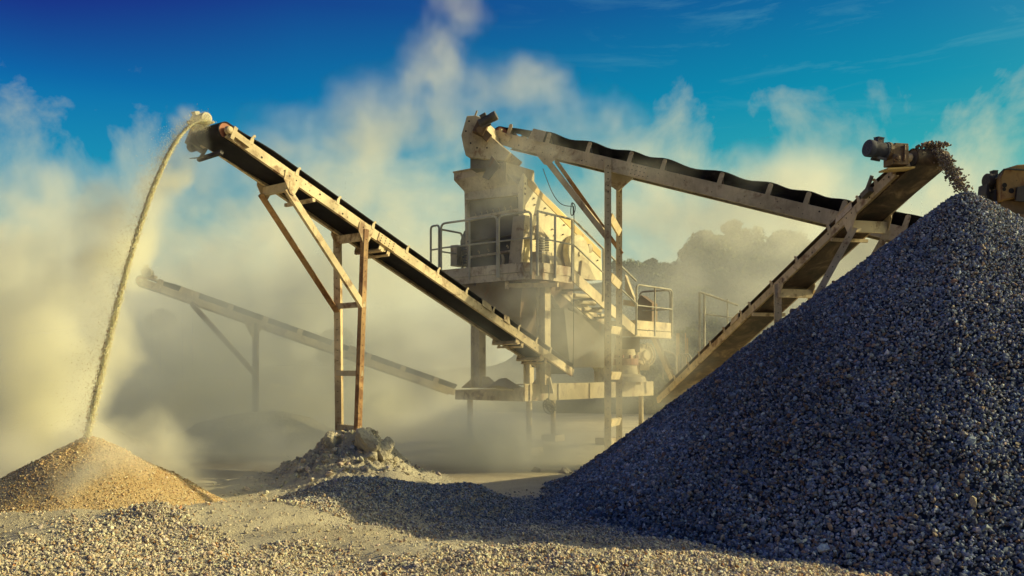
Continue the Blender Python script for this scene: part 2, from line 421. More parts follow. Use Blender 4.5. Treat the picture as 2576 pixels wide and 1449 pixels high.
class Conveyor:
    def __init__(s, label, N0, N1, W, hb, tail, paintmat='cream', e=.10, r=.125, head=0.0, under='belt', name='belt_conveyor', fb=None):
        s.d = (N0-N1).normalized(); dh = V(s.d.x, s.d.y, 0).normalized()
        w = V(dh.y, -dh.x, 0)
        if w.y > 0: w = -w
        s.w = w; s.n = (Z-s.d*s.d.z).normalized(); s.N0 = Vector(N0); s.W = W; s.hb = hb; s.e = e; s.r = r; s.len = tail; s.pm = paintmat; s.head = head
        s.root = thing(name, s.L(tail*.5, W/2, 0), label, 'conveyor', 'belt conveyors of the crushing plant')
        s.under = under
    def L(s, a, t, v): return s.N0-s.d*a-s.w*t+s.n*v
    def s_at(s, x, t=0, v=0):
        lo, hi = -2.0, 30.0
        f = lambda a: (lambda p: CX+F*p.x/p.y)(s.L(a, t, v))-x
        sg = f(lo) > 0
        for _ in range(60):
            mid = (lo+hi)/2
            if (f(mid) > 0) == sg: lo = mid
            else: hi = mid
        return lo
    def rails(s, holes=True, splice=(), t0=.05):
        hb, W = s.hb, s.W
        for nm, tt, sd in (('side_rail', 0, s.w), ('side_rail', W, -s.w)):
            b = MB(); p = s.L(s.head, tt, hb/2); q = s.L(s.len, tt, hb/2)
            b.chan(p, q, sd, .055, hb, .012)
            b.mat(1)
            if holes:
                rr = random.Random(3+int(tt*10)); a = s.head+.12
                while a < s.len*.92:
                    big = rr.random() < .25
                    b.disc(s.L(a, tt, hb*rr.choice([.3, .5, .7, .62])), sd, .016 if big else .009, .003)
                    if rr.random() < .4: b.disc(s.L(a+.10, tt, hb*rr.choice([.3, .7])), sd, .009, .003)
                    a += rr.uniform(.18, .62)
            b.build(nm, [s.pm, 'hole'], s.root)
        for a0, a1 in splice:
            b = MB(); b.box(s.L((a0+a1)/2, -.008, hb*.5), s.d*(a1-a0)/2, s.w*.008, s.n*hb*.47); b.mat(1)
            for i in range(4):
                for j in range(3): b.disc(s.L(a0+(a1-a0)*(.14+.24*i), -.016, hb*(.2+.3*j)), s.w, .011, .003)
            b.build('splice_plate', ['creamrust', 'hole'], s.root)
    def belt(s, idl, trough=None, sag=0, vret=.03, thick=.014, inset=.045):
        hb, W, r, e = s.hb, s.W, s.r, s.e
        vc = hb+e*.55-r
        s.vc = vc
        tt = [inset, W*.22, W*.36, W*.64, W*.78, W-inset]; hh = [1, .42, 0, 0, .42, 1]
        tr = e*.95 if trough is None else trough
        secs = []
        def sec(c, nn, k, sg=0):
            top = [c-s.w*t+nn*(tr*h*k-sg*h) for t, h in zip(tt, hh)]
            bot = [p-nn*thick for p in top]
            return top+bot[::-1]
        N = max(60, int(s.len/.12))
        for i in range(N+1):
            a = s.len*(1-i/N)
            k = min(1, max(0, a-.06)/.75); k = k*k*(3-2*k)
            sg = 0
            if sag and idl:
                for p, q in zip(idl[:-1], idl[1:]):
                    if p <= a <= q: sg = sag*math.sin(math.pi*(a-p)/(q-p))**2*(q-p)
            secs.append(sec(s.L(a, 0, vc+r+.006-e*.5*k+e*.08*k), s.n, k*.98, sg))
        for i in range(1, 15):
            th = math.pi*i/15
            nn = s.n*math.cos(th)+s.d*math.sin(th)
            secs.append(sec(s.L(0, 0, vc)+nn*(r+.008), nn, 0))
        for i in range(N+1):
            a = s.len*i/N; f = min(1, a/1.2)
            secs.append(sec(s.L(a, 0, (vc-r)*(1-f)+vret*f), -s.n, 0))
        b = MB(); b.loft(secs)
        b.build('belt', s.under, s.root, smooth=True)
        b = MB(); b._lathe(s.L(0, inset+.01, vc), -s.w, [(0, r*.35), (.001, r*.92), (.012, r*.98), (W-2*inset-.03, r*.98), (W-2*inset-.02, r*.35)], 26)
        b.cyl(s.L(0, -.03, vc), s.L(0, W+.03, vc), r*.22, 12)
        b.build('head_pulley', 'pulley' if s.under == 'belt' else 'grime', s.root, smooth=True)
        for t0, sg in ((-.02, 1), (W+.02, -1)):
            b = MB(); b._lathe(s.L(0, t0-.035*sg, vc), -s.w*sg, [(0, r*.25), (.012, r*.42), (.05, r*.5), (.07, r*.5)], 14)
            b.box(s.L(.06, t0, vc-r*.1), s.d*.028, s.w*.035, s.n*r*.8)
            b.bar(s.L(.03, t0, vc), s.L(.34, t0, hb*.55), .05, hb*.55, s.w)
            b.build('pulley_bearing', s.pm, s.root)
    def idlers(s, pos, wd=.05, tall=1.0, hook=True):
        hb, W, e = s.hb, s.W, s.e
        for a in pos:
            b = MB()
            for t0, sg in ((-.006, 1), (W+.006, -1)):
                h = e*tall
                if hook: pr = [(-wd*.55, hb-.03), (wd*.75, hb-.03), (wd*.7, hb+h*.45), (wd*.25, hb+h*1.02), (-wd*.15, hb+h*1.12), (-wd*.5, hb+h*.98), (-wd*.5, hb+h*.82), (-wd*.1, hb+h*.8)]
                else: pr = [(-wd*.6, hb-.03), (wd*.6, hb-.03), (wd*.55, hb+h*.9), (wd*.3, hb+h*1.03), (-wd*.3, hb+h*1.03), (-wd*.55, hb+h*.9)]
                b.prism([s.L(a-x, t0, v) for x, v in pr], -s.w*.012*sg)
            b.bar(s.L(a, .02, hb+.012), s.L(a, W-.02, hb+.012), .04, .012, s.d)
            b.build('idler_bracket', s.pm, s.root)
            b = MB(); m0, m1 = W*.36, W*.64; vv = s.vc+s.r-e*.46-.05
            b.cyl(s.L(a, m0, vv), s.L(a, m1, vv), .03, 10)
            for t0, t1 in ((m0-.02, .07), (m1+.02, W-.07)): b.cyl(s.L(a, t0, vv+.01), s.L(a, t1, vv+e*.72), .028, 10)
            b.build('roller', 'grime', s.root, smooth=True)
    def crossbeam(s, a, drop=.0, h=.11, name='cross_beam', wd=.07, mat=None):
        b = MB(); p = s.L(a, -.02, -.005-drop); q = s.L(a, s.W+.02, -.005-drop)
        up = Z; b.box((p+q)/2-up*h/2, (q-p)/2, V(s.d.x, s.d.y, 0).normalized()*wd/2, up*h/2)
        b.build(name, mat or 'creamrust', s.root)
    def gusset(s, a, near=True, ln=.30, h=.22, mat='creamrust'):
        t0 = -.014 if near else s.W+.014
        b = MB(); pts = [s.L(a+ln*.5, t0, .10), s.L(a-ln*.5, t0, .10), s.L(a-ln*.42, t0, -.04), s.L(a-ln*.10, t0, .0)-Z*h*.85, s.L(a+ln*.12, t0, .0)-Z*h*.85, s.L(a+ln*.45, t0, -.03)]
        b.prism(pts, -s.w*.012*(1 if near else -1)); b.mat(1)
        for x_, z_ in ((.2, .05), (-.2, .05), (0, -.07)): b.disc(s.L(a+ln*x_, t0, z_), s.w if near else -s.w, .011, .003)
        b.build('gusset_plate', [mat, 'hole'], s.root)
    def hanger(s, a, drop=.10):
        b = MB()
        for t0 in (.03, s.W-.03):
            b.box(s.L(a, t0, -drop*.5), s.d*.05, s.w*.008, s.n*drop*.5); b.box(s.L(a+.16, t0, -drop*.5), s.d*.03, s.w*.008, s.n*drop*.5)
        b.bar(s.L(a, 0.0, -drop), s.L(a, s.W, -drop), .04, .03, s.d); b.bar(s.L(a+.16, 0, -drop), s.L(a+.16, s.W, -drop), .03, .03, s.d)
        b.cyl(s.L(a+.08, .04, -drop*.35), s.L(a+.08, s.W-.04, -drop*.35), .035, 10)
        b.build('return_roller', 'creamrust', s.root)
    def skirt(s, a0, a1, h, lean=.05, mat=None, bend=True):
        for t0, sg in ((-.02, 1), (s.W+.02, -1)):
            b = MB(); p = [s.L(a0, t0, s.hb-.02), s.L(a1, t0, s.hb-.02), s.L(a1-.02, t0+lean*sg, s.hb+h), s.L(a0+.02, t0+lean*sg, s.hb+h)]
            b.prism(p, -s.w*.01*sg)
            if bend: b.box((p[2]+p[3])/2-s.w*.02*sg, (p[3]-p[2])/2*1.04, s.w*.03, s.n*.005)
            b.build('skirt_plate', mat or s.pm, s.root)
def leg(parent, top, bot, side, w=.08, h=.10, mat='creamrust', name='leg', holes=True, kind='chan'):
    b = MB(); getattr(b, kind)(top, bot, side, w, h, .012)
    if holes:
        b.mat(1); top = Vector(top); bot = Vector(bot); n = int((top-bot).length/.16); sd = Vector(side).normalized()
        for i in range(1, n): b.disc(top.lerp(bot, i/n), sd, .009, .004, 6)
    return b.build(name, [mat, 'hole'], parent)

# --- conveyor that throws the sand (upper left)
A = P(569, 343, 11.5); Bq = P(1226, 798, 11.5*1.36)
c1 = Conveyor('upper left stacker conveyor throwing pale sand off its head, on rusty ladder legs', A, Bq, .62, .15, 8.6, e=.105, r=.115)
st = [c1.s_at(x) for x in (625, 740, 843, 932, 1018, 1096, 1168, 1236, 1270, 1300, 1345, 1380)]
c1.rails(splice=[(c1.s_at(948), c1.s_at(990))])
c1.belt(st, vret=.05); c1.idlers(st)
c1.skirt(c1.s_at(1207), c1.s_at(1232), .10); c1.skirt(c1.s_at(1262), c1.s_at(1278), .11)
for x in (925, 1278, 1340): c1.hanger(c1.s_at(x)+.35, .09)
sA, sB = c1.s_at(733), c1.s_at(917)
c1.crossbeam(sA, .0, .12); c1.crossbeam(sB, .0, .12)
c1.crossbeam(sA+.42, .02, .05, wd=.05)
for a in (sA, sB): c1.gusset(a, True); c1.gusset(a, False)
topn = c1.L(sB, -.03, .05); topf = c1.L(sB, c1.W+.03, -.02)
botn = P(905, 1082, topn.y-.05); botf = P(851, 1088, topf.y)
xs = V(.97, .25, 0)
leg(c1.root, topn, botn, c1.w, .09, .085, 'rustbar'); leg(c1.root, topf, botf, V(-.2, -1, 0), .09, .11, 'creamrust')
for y_ in (768, 939, 1076):
    k = (y_-590)/(1080-590); p = topf.lerp(botf, k); q = topn.lerp(botn, k); b = MB()
    zz = CAMH+(HY-y_)/F*(p.y+q.y)/2; p.z = q.z = zz
    b.bar(p, q, .05, .085, c1.w.cross(Z)); b.build('crossbar', 'dusty', c1.root)
brn = topn.lerp(botn, (778-590)/(490.)); brf = topf.lerp(botf, (785-600)/(480.))
leg(c1.root, c1.L(sA-.02, .0, -.12), brn, c1.w, .06, .10, 'cream', 'brace', False, 'angle')
leg(c1.root, c1.L(sA-.02, c1.W, -.14), brf, V(-.5, -1, .3), .06, .10, 'rustbar', 'brace', False, 'angle')
mp_ = P(493, 305, 11.95)
motor(c1.root, mp_-V(0, 0, 0)-c1.w*.02, c1.w*1.0+V(0, 0, -.02), .082, .30, 'motor', box_up=V(-.35, 0, .94))
b = MB(); gp = c1.L(.0, c1.W+.1, c1.vc)
b.box(gp, c1.d*.13, c1.w*.06, c1.n*.13); b.box(gp+V(0, 0, .18), c1.d*.12, c1.w*.10, Z*.02); b.cyl(gp+c1.d*.05-Z*.12, gp+c1.d*.05-Z*.12-c1.w*.1, .07, 12)
b.build('gearbox', 'darksteel', c1.root)
b = MB()
b.bar(c1.L(.1, c1.W*.25, -.15), c1.L(.1, c1.W+.08, -.17), .05, .05, c1.d)
for i in range(5): b.bar(c1.L(.1, c1.W*.5+.07*i, -.15), c1.L(.02-.02*i, c1.W*.5+.075*i, -.27), .018, .012, c1.w)
b.bar(c1.L(.12, c1.W+.02, .05), c1.L(.1, c1.W+.06, -.2), .05, .03, c1.w)
b.build('belt_scraper', 'darksteel', c1.root)

# --- feed conveyor running to the top of the screen
c2 = Conveyor('long dusty feed conveyor on tall twin posts, sloping up left to the plant hopper', P(1333, 382, 17.94), P(2066, 561, 15.0), .66, .255, 7.9, 'dusty', e=.20, r=.16, head=-.88)
st2 = [c2.s_at(x) for x in (1271, 1367, 1468, 1572, 1655, 1798, 1919, 2014, 2104, 2218, 2262)]
c2.rails(splice=[(c2.s_at(1580), c2.s_at(1622))])
N0_ = c2.N0.copy()
c2.N0 = c2.N0+c2.d*.88; off = .88; c2.head = 0; c2.len += .88
c2.belt([a+off for a in st2], sag=.058, vret=.05, trough=.20); c2.idlers([a+off for a in st2], .075, .98, False)
c2.N0 = N0_; c2.len -= .88
c2.skirt(c2.s_at(1321), c2.s_at(1357), .22, .06, bend=False)
sT = c2.s_at(1523)
tn_ = c2.L(sT, -.03, .20); tf_ = c2.L(sT-.02, c2.W+.04, .0)
bn_ = V(tn_.x, tn_.y, -.05); bf_ = V(tf_.x, tf_.y, -.05)
nface = V(-.05, -1, 0)
b = MB(); b.bar(tn_, bn_, .125, .09, V(1, 0, 0)); b.mat(1)
for i in range(1, 46): b.disc(tn_.lerp(bn_, i/46)-V(0, .045, 0), V(0, -1, 0), .014 if i < 6 else .010, .003, 6)
b.build('leg', ['dusty', 'hole'], c2.root)
b = MB(); b.bar(tf_, bf_, .115, .09, V(1, 0, 0)); b.mat(1)
for i in range(1, 42): b.disc(tf_.lerp(bf_, i/42)-V(0, .045, 0), V(0, -1, 0), .010, .003, 6)
b.build('leg', ['dusty', 'hole'], c2.root)
for y_ in (566, 714, 830, 945, 1062):
    zz = CAMH+(HY-y_)/F*17.3; b = MB(); p = V(tn_.x+.05, tn_.y+.03, zz+(.12 if y_ < 800 else 0)); q = V(tf_.x, tf_.y-.06, zz-(.1 if y_ < 600 else 0))
    b.bar(p, q, .05, .15, c2.d); b.build('crossbar', 'cream', c2.root)
sK = c2.s_at(1362)
b = MB(); q = V(tn_.x, tn_.y+.02, CAMH+(HY-600)/F*tn_.y); b.chan(c2.L(sK, .02, .0), q, c2.w, .07, .11); b.build('brace', 'dusty', c2.root)
b = MB(); q = V(tf_.x+.05, tf_.y-.06, CAMH+(HY-640)/F*tf_.y); b.angle(c2.L(sK+.05, c2.W*.8, .0), q, c2.w, .06, .085); b.build('brace', 'rustbar', c2.root)
c2.gusset(sK+.12, True, .5, .22, 'dusty')
b = MB(); pts = [c2.L(sT-.10, c2.W*.6, .02), c2.L(sT+.42, c2.W*.6, .02), c2.L(sT+.30, c2.W*.6, -.14), c2.L(sT+.10, c2.W*.6, -.02)-Z*.30, c2.L(sT-.06, c2.W*.6, 0)-Z*.26]
b.prism(pts, -c2.w*.05); b.build('gusset_plate', 'dusty', c2.root)
# discharge chute over the head
def flat(pts, Y): return [P(x, y, Y) for x, y in pts]
b = MB(); b.prism(flat([(1174, 291), (1160, 340), (1165, 367), (1171, 391), (1182, 397), (1269, 405), (1285, 384), (1254, 359), (1226, 334), (1224, 324), (1212, 296), (1198, 290)], 17.55), V(.25, .82, 0)); b.mat(1)
for x_, y_ in ((1172, 330), (1184, 360), (1200, 372), (1225, 372), (1180, 305)): b.disc(P(x_, y_, 17.55), V(0, -1, 0), .018, .004)
b.build('discharge_chute', ['dusty', 'hole'], c2.root, bevel=.012)
b = MB(); b.prism(flat([(1183, 398), (1183, 424), (1262, 424), (1268, 406)], 17.62), V(.2, .7, 0)); b.build('chute_skirt', 'grime', c2.root)
b = MB(); b.prism(flat([(1237, 391), (1258, 418), (1228, 453), (1213, 446)], 17.3), V(.01, .02, 0)); b.build('rubber_flap', 'grime', c2.root)
b = MB(); b.box(P(1208, 325, 17.45), V(.10, 0, -.05), V(0, .09, 0), V(.05, 0, .10)); b.cyl(P(1206, 326, 17.42), P(1206, 326, 17.25), .06, 14); b.box(P(1222, 340, 17.45), V(.12, 0, -.12)*.6, V(0, .05, 0), V(.05, 0, .06)); b.build('gearbox', 'brown', c2.root)
motor(c2.root, P(1206, 313, 17.4), V(.9, -.25, .42), .095, .40, 'grime', box_up=V(-.4, 0, .9))
b = MB(); b.bar(P(1195, 292, 17.7), P(1200, 279, 17.7), .03, .05, V(1, 0, 0)); b.build('lifting_lug', 'dusty', c2.root)

# --- stacker over the gravel pile
c3 = Conveyor('rust spotted stacker conveyor dropping stones onto the grey gravel pile at the right', P(2255, 440, 12.0), P(1739, 932, 18.0), .60, .13, 8.6, 'creamrust', e=.095, r=.12, head=.02, under='beltdust')
st3 = [c3.s_at(x) for x in (2209, 2165, 2090, 2008, 1945, 1890, 1868, 1825, 1790, 1762, 1735, 1700)]
c3.rails(); c3.N0 = c3.N0+c3.d*.30; c3.len += .30
c3.belt([a+.3 for a in st3], vret=-.012)
c3.N0 = c3.N0-c3.d*.30; c3.len -= .30; c3.idlers(st3, .06, 1.0)
c3.skirt(c3.s_at(2150), c3.s_at(2108), .11, .04); c3.skirt(c3.s_at(1862), c3.s_at(1842), .10, .04)
sA3, sB3 = c3.s_at(2140), c3.s_at(1960)
c3.crossbeam(sA3, .03, .17, mat='cream'); c3.crossbeam(sB3, .04, .14); c3.crossbeam(c3.s_at(1895), .02, .06)
c3.crossbeam(sA3+.5, .02, .05, wd=.05)
c3.gusset(sA3, True, .34, .26); c3.gusset(sA3, False, .30, .3); c3.gusset(sB3, True, .3, .2); c3.gusset(sB3, False, .3, .2)
def down(p, dx, dy): return V(p.x+dx, p.y+dy, -.1)
p = c3.L(sA3, .02, -.15); leg(c3.root, p, p+V(-1.35, .25, -2.6), V(-.3, -1, 0), .09, .10, 'creamrust')
p = c3.L(sA3, c3.W, -.18); leg(c3.root, p, p+V(-1.35, .35, -2.6), V(-.3, -1, 0), .09, .10, 'creamrust')
p = c3.L(sB3, -.01, .05); leg(c3.root, p, V(p.x+.02, p.y, -.1), V(-.2, -1, 0), .09, .12, 'creamrust')
p = c3.L(sB3, c3.W+.02, -.05); leg(c3.root, p, V(p.x+.02, p.y, -.1), V(-.2, -1, 0), .09, .12, 'creamrust')
motor(c3.root, P(2228, 381, 11.72), V(-.96, -.25, .10), .115, .30, 'motorblue', box_up=V(.1, -.1, .98))
b = MB(); gp = P(2254, 394, 11.75)
b.box(gp, V(.115, .02, 0), V(-.02, .11, 0), V(0, 0, .13)); b.box(gp+V(.02, 0, .14), V(.10, .02, 0), V(-.02, .09, 0), V(0, 0, .02)); b.cyl(gp+V(-.05, -.11, -.05), gp+V(-.05, -.15, -.05), .055, 14); b.cyl(gp+V(-.05, -.14, -.05), gp+V(-.05, -.17, -.05), .03, 12)
b.box(gp+V(.06, -.12, .02), V(.012, 0, 0), V(0, .02, 0), V(0, 0, .11)); b.cyl(gp+V(-.10, -.02, .06), gp+V(-.16, -.035, .07), .12, 16)
b.build('gearbox', 'brown', c3.root, bevel=.012)
b = MB(); b.box(gp+V(.02, .02, -.17), V(.2, .04, .02), V(-.02, .10, 0), V(0, 0, .012)); b.build('gearbox_plate', 'stripe', c3.root)
b = MB(); b.box(c3.L(c3.s_at(2192), -.04, .10), c3.d*.09, c3.w*.05, c3.n*.04); b.bar(c3.L(c3.s_at(2192), -.05, .12), c3.L(c3.s_at(2212), -.04, .26), .03, .05, c3.w); b.build('tension_bracket', 'grime', c3.root)

# --- far conveyor in the haze
c4 = Conveyor('faint far conveyor sloping through the dust haze behind the sand plume', P(351, 717, 20.0), P(1148, 997, 22.5), .62, .165, 7.9, 'dusty', e=.12, r=.12)
st4 = [c4.s_at(x) for x in (395, 483, 572, 660, 747, 834, 920, 1007, 1090)]
c4.rails(False); c4.belt(st4, vret=.06); c4.idlers(st4, .12, 1.0, False)
c4.skirt(c4.s_at(443), c4.s_at(494), .13, .02, bend=False); c4.skirt(c4.s_at(868), c4.s_at(900), .16, .02, bend=False)
s4 = c4.s_at(640)
for t0, dx in ((-.03, 0), (c4.W+.03, 0)):
    p = c4.L(s4, t0, .06); leg(c4.root, p, V(p.x+dx, p.y, -.1), V(-.2, -1, 0), .10, .085, 'brown')
    c4.gusset(s4, t0 < 0, .42, .3, 'dusty')
    k = c4.L(c4.s_at(480), t0, 0); b = MB(); b.chan(k, V(p.x, p.y, CAMH+(HY-942)/F*p.y), V(-.3, -1, 0), .06, .085); b.build('brace', 'brown', c4.root)
b = MB(); p = c4.L(s4, 0, 0); q = c4.L(s4, c4.W, 0); p.z = q.z = CAMH+(HY-935)/F*20.8; b.bar(p, q, .05, .1, c4.d); b.build('crossbar', 'brown', c4.root)
motor(c4.root, P(374, 688, 20.35), V(.25, -1, 0), .12, .36, 'motor')
b = MB(); b.box(P(380, 702, 20.2), V(.22, .05, -.06), V(-.03, .16, 0), V(.0, 0, .02)); b.box(P(378, 697, 20.25), V(.13, 0, 0), V(0, .1, 0), V(0, 0, .03)); b.build('motor_plate', 'dusty', c4.root)

# ------------------------------------------------------------------ screening and crushing plant
a_ = V(.62, .785, 0).normalized(); w_ = V(a_.y, -a_.x, 0)
E = P(1306, 660, 17.5); E.z = 0
def hit(x, y, p0, nn):
    u = V((x-CX)/F, 1, (HY-y)/F); p0 = V(p0.x, p0.y, 0); t = nn.dot(p0)/(nn.x*u.x+nn.y*u.y)
    return V(u.x*t, t, CAMH+u.z*t)
def fpt(x, y, off=0): return hit(x, y, E-a_*off, -a_)
def spt(x, y, off=0): return hit(x, y, E+w_*off, w_)
plant = thing('screening_plant', V(E.x, E.y, 1.0), 'mobile screening plant with tall hopper, bright sloping side plate and railed walkway in dust', 'screening plant')
FW = (fpt(1170, 560)-fpt(1306, 560)).length
# side plates
sp = [(1318, 440), (1326, 447), (1420, 538), (1512, 630), (1515, 705), (1440, 700), (1312, 678), (1309, 655)]
b = MB(); pl = [spt(x, y) for x, y in sp]; b.prism(pl, -w_*.03); b.mat(1)
for x_, y_ in ((1342, 499), (1344, 515), (1370, 524), (1389, 541), (1374, 541), (1388, 577), (1393, 592), (1440, 560), (1418, 566), (1415, 590), (1470, 632), (1476, 640), (1502, 655), (1360, 585), (1430, 625), (1345, 540)):
    q = spt(x_, y_); b.cyl(q, q+w_*.035, .017, 8)
b.build('side_plate', ['yellow', 'brown'], plant)
b = MB(); b.prism([p-w_*FW for p in pl], w_*.03); b.build('side_plate', 'dusty', plant)
b = MB(); b.prism([spt(1328, 449, .012), spt(1512, 632, .012), spt(1512, 650, .012), spt(1328, 466, .012)], -w_*.014); b.build('edge_stripe', 'stripe', plant)
b = MB(); p0, p1 = spt(1326, 447), spt(1512, 630); b.prism([p0-w_*.03, p1-w_*.03, p1-w_*(FW-.03), p0-w_*(FW-.03)], V(0, 0, -.03)); b.build('top_cover', 'dusty', plant)
# bright front edge flange of the near side plate
b = MB(); b.prism([fpt(1302, 470, .05), fpt(1315, 436, .02), spt(1322, 447, .02), spt(1312, 655, .02), fpt(1309, 660, .03)], w_*.03); b.mat(1)
for y_ in (462, 475, 488, 530, 545, 600): b.box(spt(1317, y_, .06), w_*.04, a_*.03, Z*.02)
b.build('edge_flange', ['yellow', 'brown'], plant)
# front: panels and screen decks
def fquad(pts, off, th, name, mat, parent=plant): bb = MB(); bb.prism([fpt(x, y, off) for x, y in pts], a_*th); return bb.build(name, mat, parent)
fquad([(1170, 476), (1302, 462), (1303, 490), (1170, 503)], .02, .04, 'front_panel', 'dusty')
fquad([(1170, 503), (1303, 490), (1303, 485), (1170, 498)], .06, .04, 'front_lip', 'dusty')
fquad([(1174, 507), (1300, 494), (1303, 524), (1174, 548)], -.10, .04, 'upper_deck', 'grime')
fquad([(1172, 548), (1303, 524), (1304, 530), (1172, 556)], .05, .12, 'front_lip', 'dusty')
fquad([(1175, 556), (1302, 531), (1306, 585), (1175, 605)], -.14, .04, 'middle_deck', 'grime')
fquad([(1175, 606), (1306, 585), (1306, 588), (1175, 609)], .03, .1, 'front_lip', 'grime')
fquad([(1176, 609), (1306, 588), (1308, 625), (1178, 645)], -.12, .04, 'lower_deck', 'darksteel')
fquad([(1178, 645), (1308, 625), (1308, 630), (1178, 650)], .06, .08, 'front_lip', 'dusty')
fquad([(1178, 650), (1308, 630), (1309, 660), (1178, 676)], -.05, .04, 'bottom_deck', 'darksteel')
for yy_, n_ in ((548, 8), (645, 5)):
    for i in range(n_):
        x_ = 1182+120*i/n_; k = (x_-1172)/131
        bb = MB(); p = fpt(x_, yy_-24*k-1, .06); bb.tube([p, p+Z*.04, p+Z*.06-a_*.03, p+Z*.03-a_*.05], .009, 6); bb.build('screen_hook', 'dusty', plant)
b = MB(); pts = [fpt(1262, 654, .12)+V(.03*math.cos(t)*1.0, 0, .1*math.sin(t)) for t in np.linspace(-1.9, 1.9, 12)]; b.tube(pts, [.01+.022*math.sin(math.pi*i/11) for i in range(12)], 8); b.build('rubber_hook', 'dusty', plant)
b = MB(); p = fpt(1168, 560); b.prism([fpt(1168, 476), fpt(1174, 476), fpt(1178, 676), fpt(1172, 676)], a_*.08); b.build('corner_post', 'dusty', plant)
b = MB(); b.prism([fpt(1168, 580, -.02), fpt(1158, 606, -.1), fpt(1160, 668, -.1), fpt(1174, 672, -.02)], a_*.5); b.build('side_guard', 'grime', plant)
b = MB(); b.box(fpt(1157, 645, -.2), w_*.09, a_*.2, Z*.22); b.build('control_box', 'dusty', plant)
for i in range(2):
    bb = MB(); c = fpt(1170, 645, .06)-w_*.03+a_*.14*i
    bb.tube([c+V(.05*math.cos(t), .05*math.sin(t), -.2+.4*t/(2*math.pi*7)) for t in np.linspace(0, 2*math.pi*7, 85)], .012, 5); bb.build('spring', 'grime', plant)
# feed hopper (collar + taper)
K = fpt(1269, 420, .14); Lw = (fpt(1141, 440, .14)-K); Lw.z = 0; Lw = Lw.length; La = .95
zt, zb_ = CAMH+(HY-411)/F*K.y, CAMH+(HY-430)/F*K.y
def ringp(k, zz, gx_=0, ga_=0, gx2=0):
    base = V(K.x, K.y, zz); return [base-w_*gx_+a_*ga_, base-w_*(Lw-gx2)+a_*ga_, base-w_*(Lw-gx2)+a_*(La-ga_), base-w_*gx_+a_*(La-ga_)]
r0, r1 = ringp(0, zt), ringp(0, zb_)
zlow = fpt(1300, 464).z
bot_ = [fpt(1300, 466, .03), fpt(1170, 478, .03), fpt(1170, 478, .03)+a_*.8, fpt(1300, 466, .03)+a_*.8]
for q in bot_: q.z = zlow
b = MB(); b.loft([[p for p in r0], [p for p in r1], bot_], True)
hp = b.build('feed_hopper', 'dusty', plant, bevel=.01)
b = MB()
for i in range(4):
    p, q = r0[i], r0[(i+1) % 4]; b.bar(p+V(0, 0, .012), q+V(0, 0, .012), .05, .024)
b.build('rim', 'dusty', hp)
b = MB(); b.prism([r0[0]+V(0, 0, .0)+w_*.015, r0[3]+w_*.015, r0[3]+w_*.015-Z*.45, r0[3]+w_*.05-Z*.62, r0[0]+w_*.03-Z*.36], w_*.02); b.build('hopper_side', 'dusty', hp)
# springs, bracket and vibrator on the sunny side
b = MB(); b.prism([spt(1321, 541, .35), spt(1331, 543, .35), spt(1352, 596, .35), spt(1352, 602, .35), spt(1318, 602, .35), spt(1318, 660, .35), spt(1310, 660, .35)], -w_*.3); b.build('spring_bracket', 'dusty', plant)
b = MB(); b.prism([spt(1356, 566, .4), spt(1383, 601, .4), spt(1352, 598, .4)], -w_*.34); b.build('spring_bracket', 'dusty', plant)
for xx_, off in ((1359, .42), (1370, .34)):
    c = spt(xx_, 620, off); bb = MB(); h_ = .34
    bb.tube([c+V(.075*math.cos(t), .075*math.sin(t), -h_/2+h_*t/(2*math.pi*7)) for t in np.linspace(0, 2*math.pi*7, 120)], .021, 6)
    bb.cyl(c-Z*h_*.52, c-Z*h_*.5, .085, 14); bb.cyl(c+Z*h_*.5, c+Z*h_*.52, .085, 14); bb.build('coil_spring', 'rail', plant, smooth=True)
b = MB(); b.box(spt(1362, 650, .36), a_*.17, w_*.14, Z*.12); b.build('spring_pedestal', 'dusty', plant)
b = MB(); c = spt(1444, 640, .05); b.lathe(c, w_, [(0, .42), (.12, .42), (.14, .40), (.145, .36)], 28); b.lathe(c+w_*.145, w_, [(0, .05), (.03, .05)], 10); b.build('flywheel', 'yellow', plant, smooth=True)
b = MB(); c = spt(1363, 663, .40); b.lathe(c, a_, [(0, .16), (.02, .19), (.42, .19), (.44, .15)], 18); b.build('vibrator_motor', 'dusty', plant, smooth=True)
b = MB(); b.lathe(spt(1480, 625, .03), w_, [(0, .10), (.06, .10), (.07, .07)], 14); b.build('bearing_cover', 'dusty', plant, smooth=True)
b = MB(); b.prism([spt(1460, 700, .25), spt(1465, 655, .25), spt(1482, 668, .25), spt(1500, 705, .25)], -w_*.22); b.build('spring_bracket', 'dusty', plant)
# walkway
ZP = CAMH+(HY-664)/F*16.5; C = P(1345, 664, 16.5)
def along(v0, dr, x):
    k = (x-CX)/F; t = (k*v0.y-v0.x)/(dr.x-k*dr.y); return t
uL = along(C, -w_, 1085); uS = along(C, a_, 1440); uD = along(C, a_, 1597); uE = along(C, a_, 1688)
ZL = CAMH+(HY-820)/F*(C.y+a_.y*uD)
def wk(u_w, u_a, z): return V(C.x, C.y, z)-w_*u_w+a_*u_a
cut = .26
b = MB(); deck = [wk(cut, 0, ZP), wk(uL, 0, ZP), wk(uL, .75, ZP), wk(.85, .75, ZP), wk(.85, uS, ZP), wk(0, uS, ZP), wk(0, cut, ZP)]
b.prism(deck, V(0, 0, -.04)); b.build('walkway_deck', 'grime', plant)
b = MB()
ed = [wk(uL, .75, 0), wk(uL, 0, 0), wk(cut, 0, 0), wk(0, cut, 0), wk(0, uS, 0)]
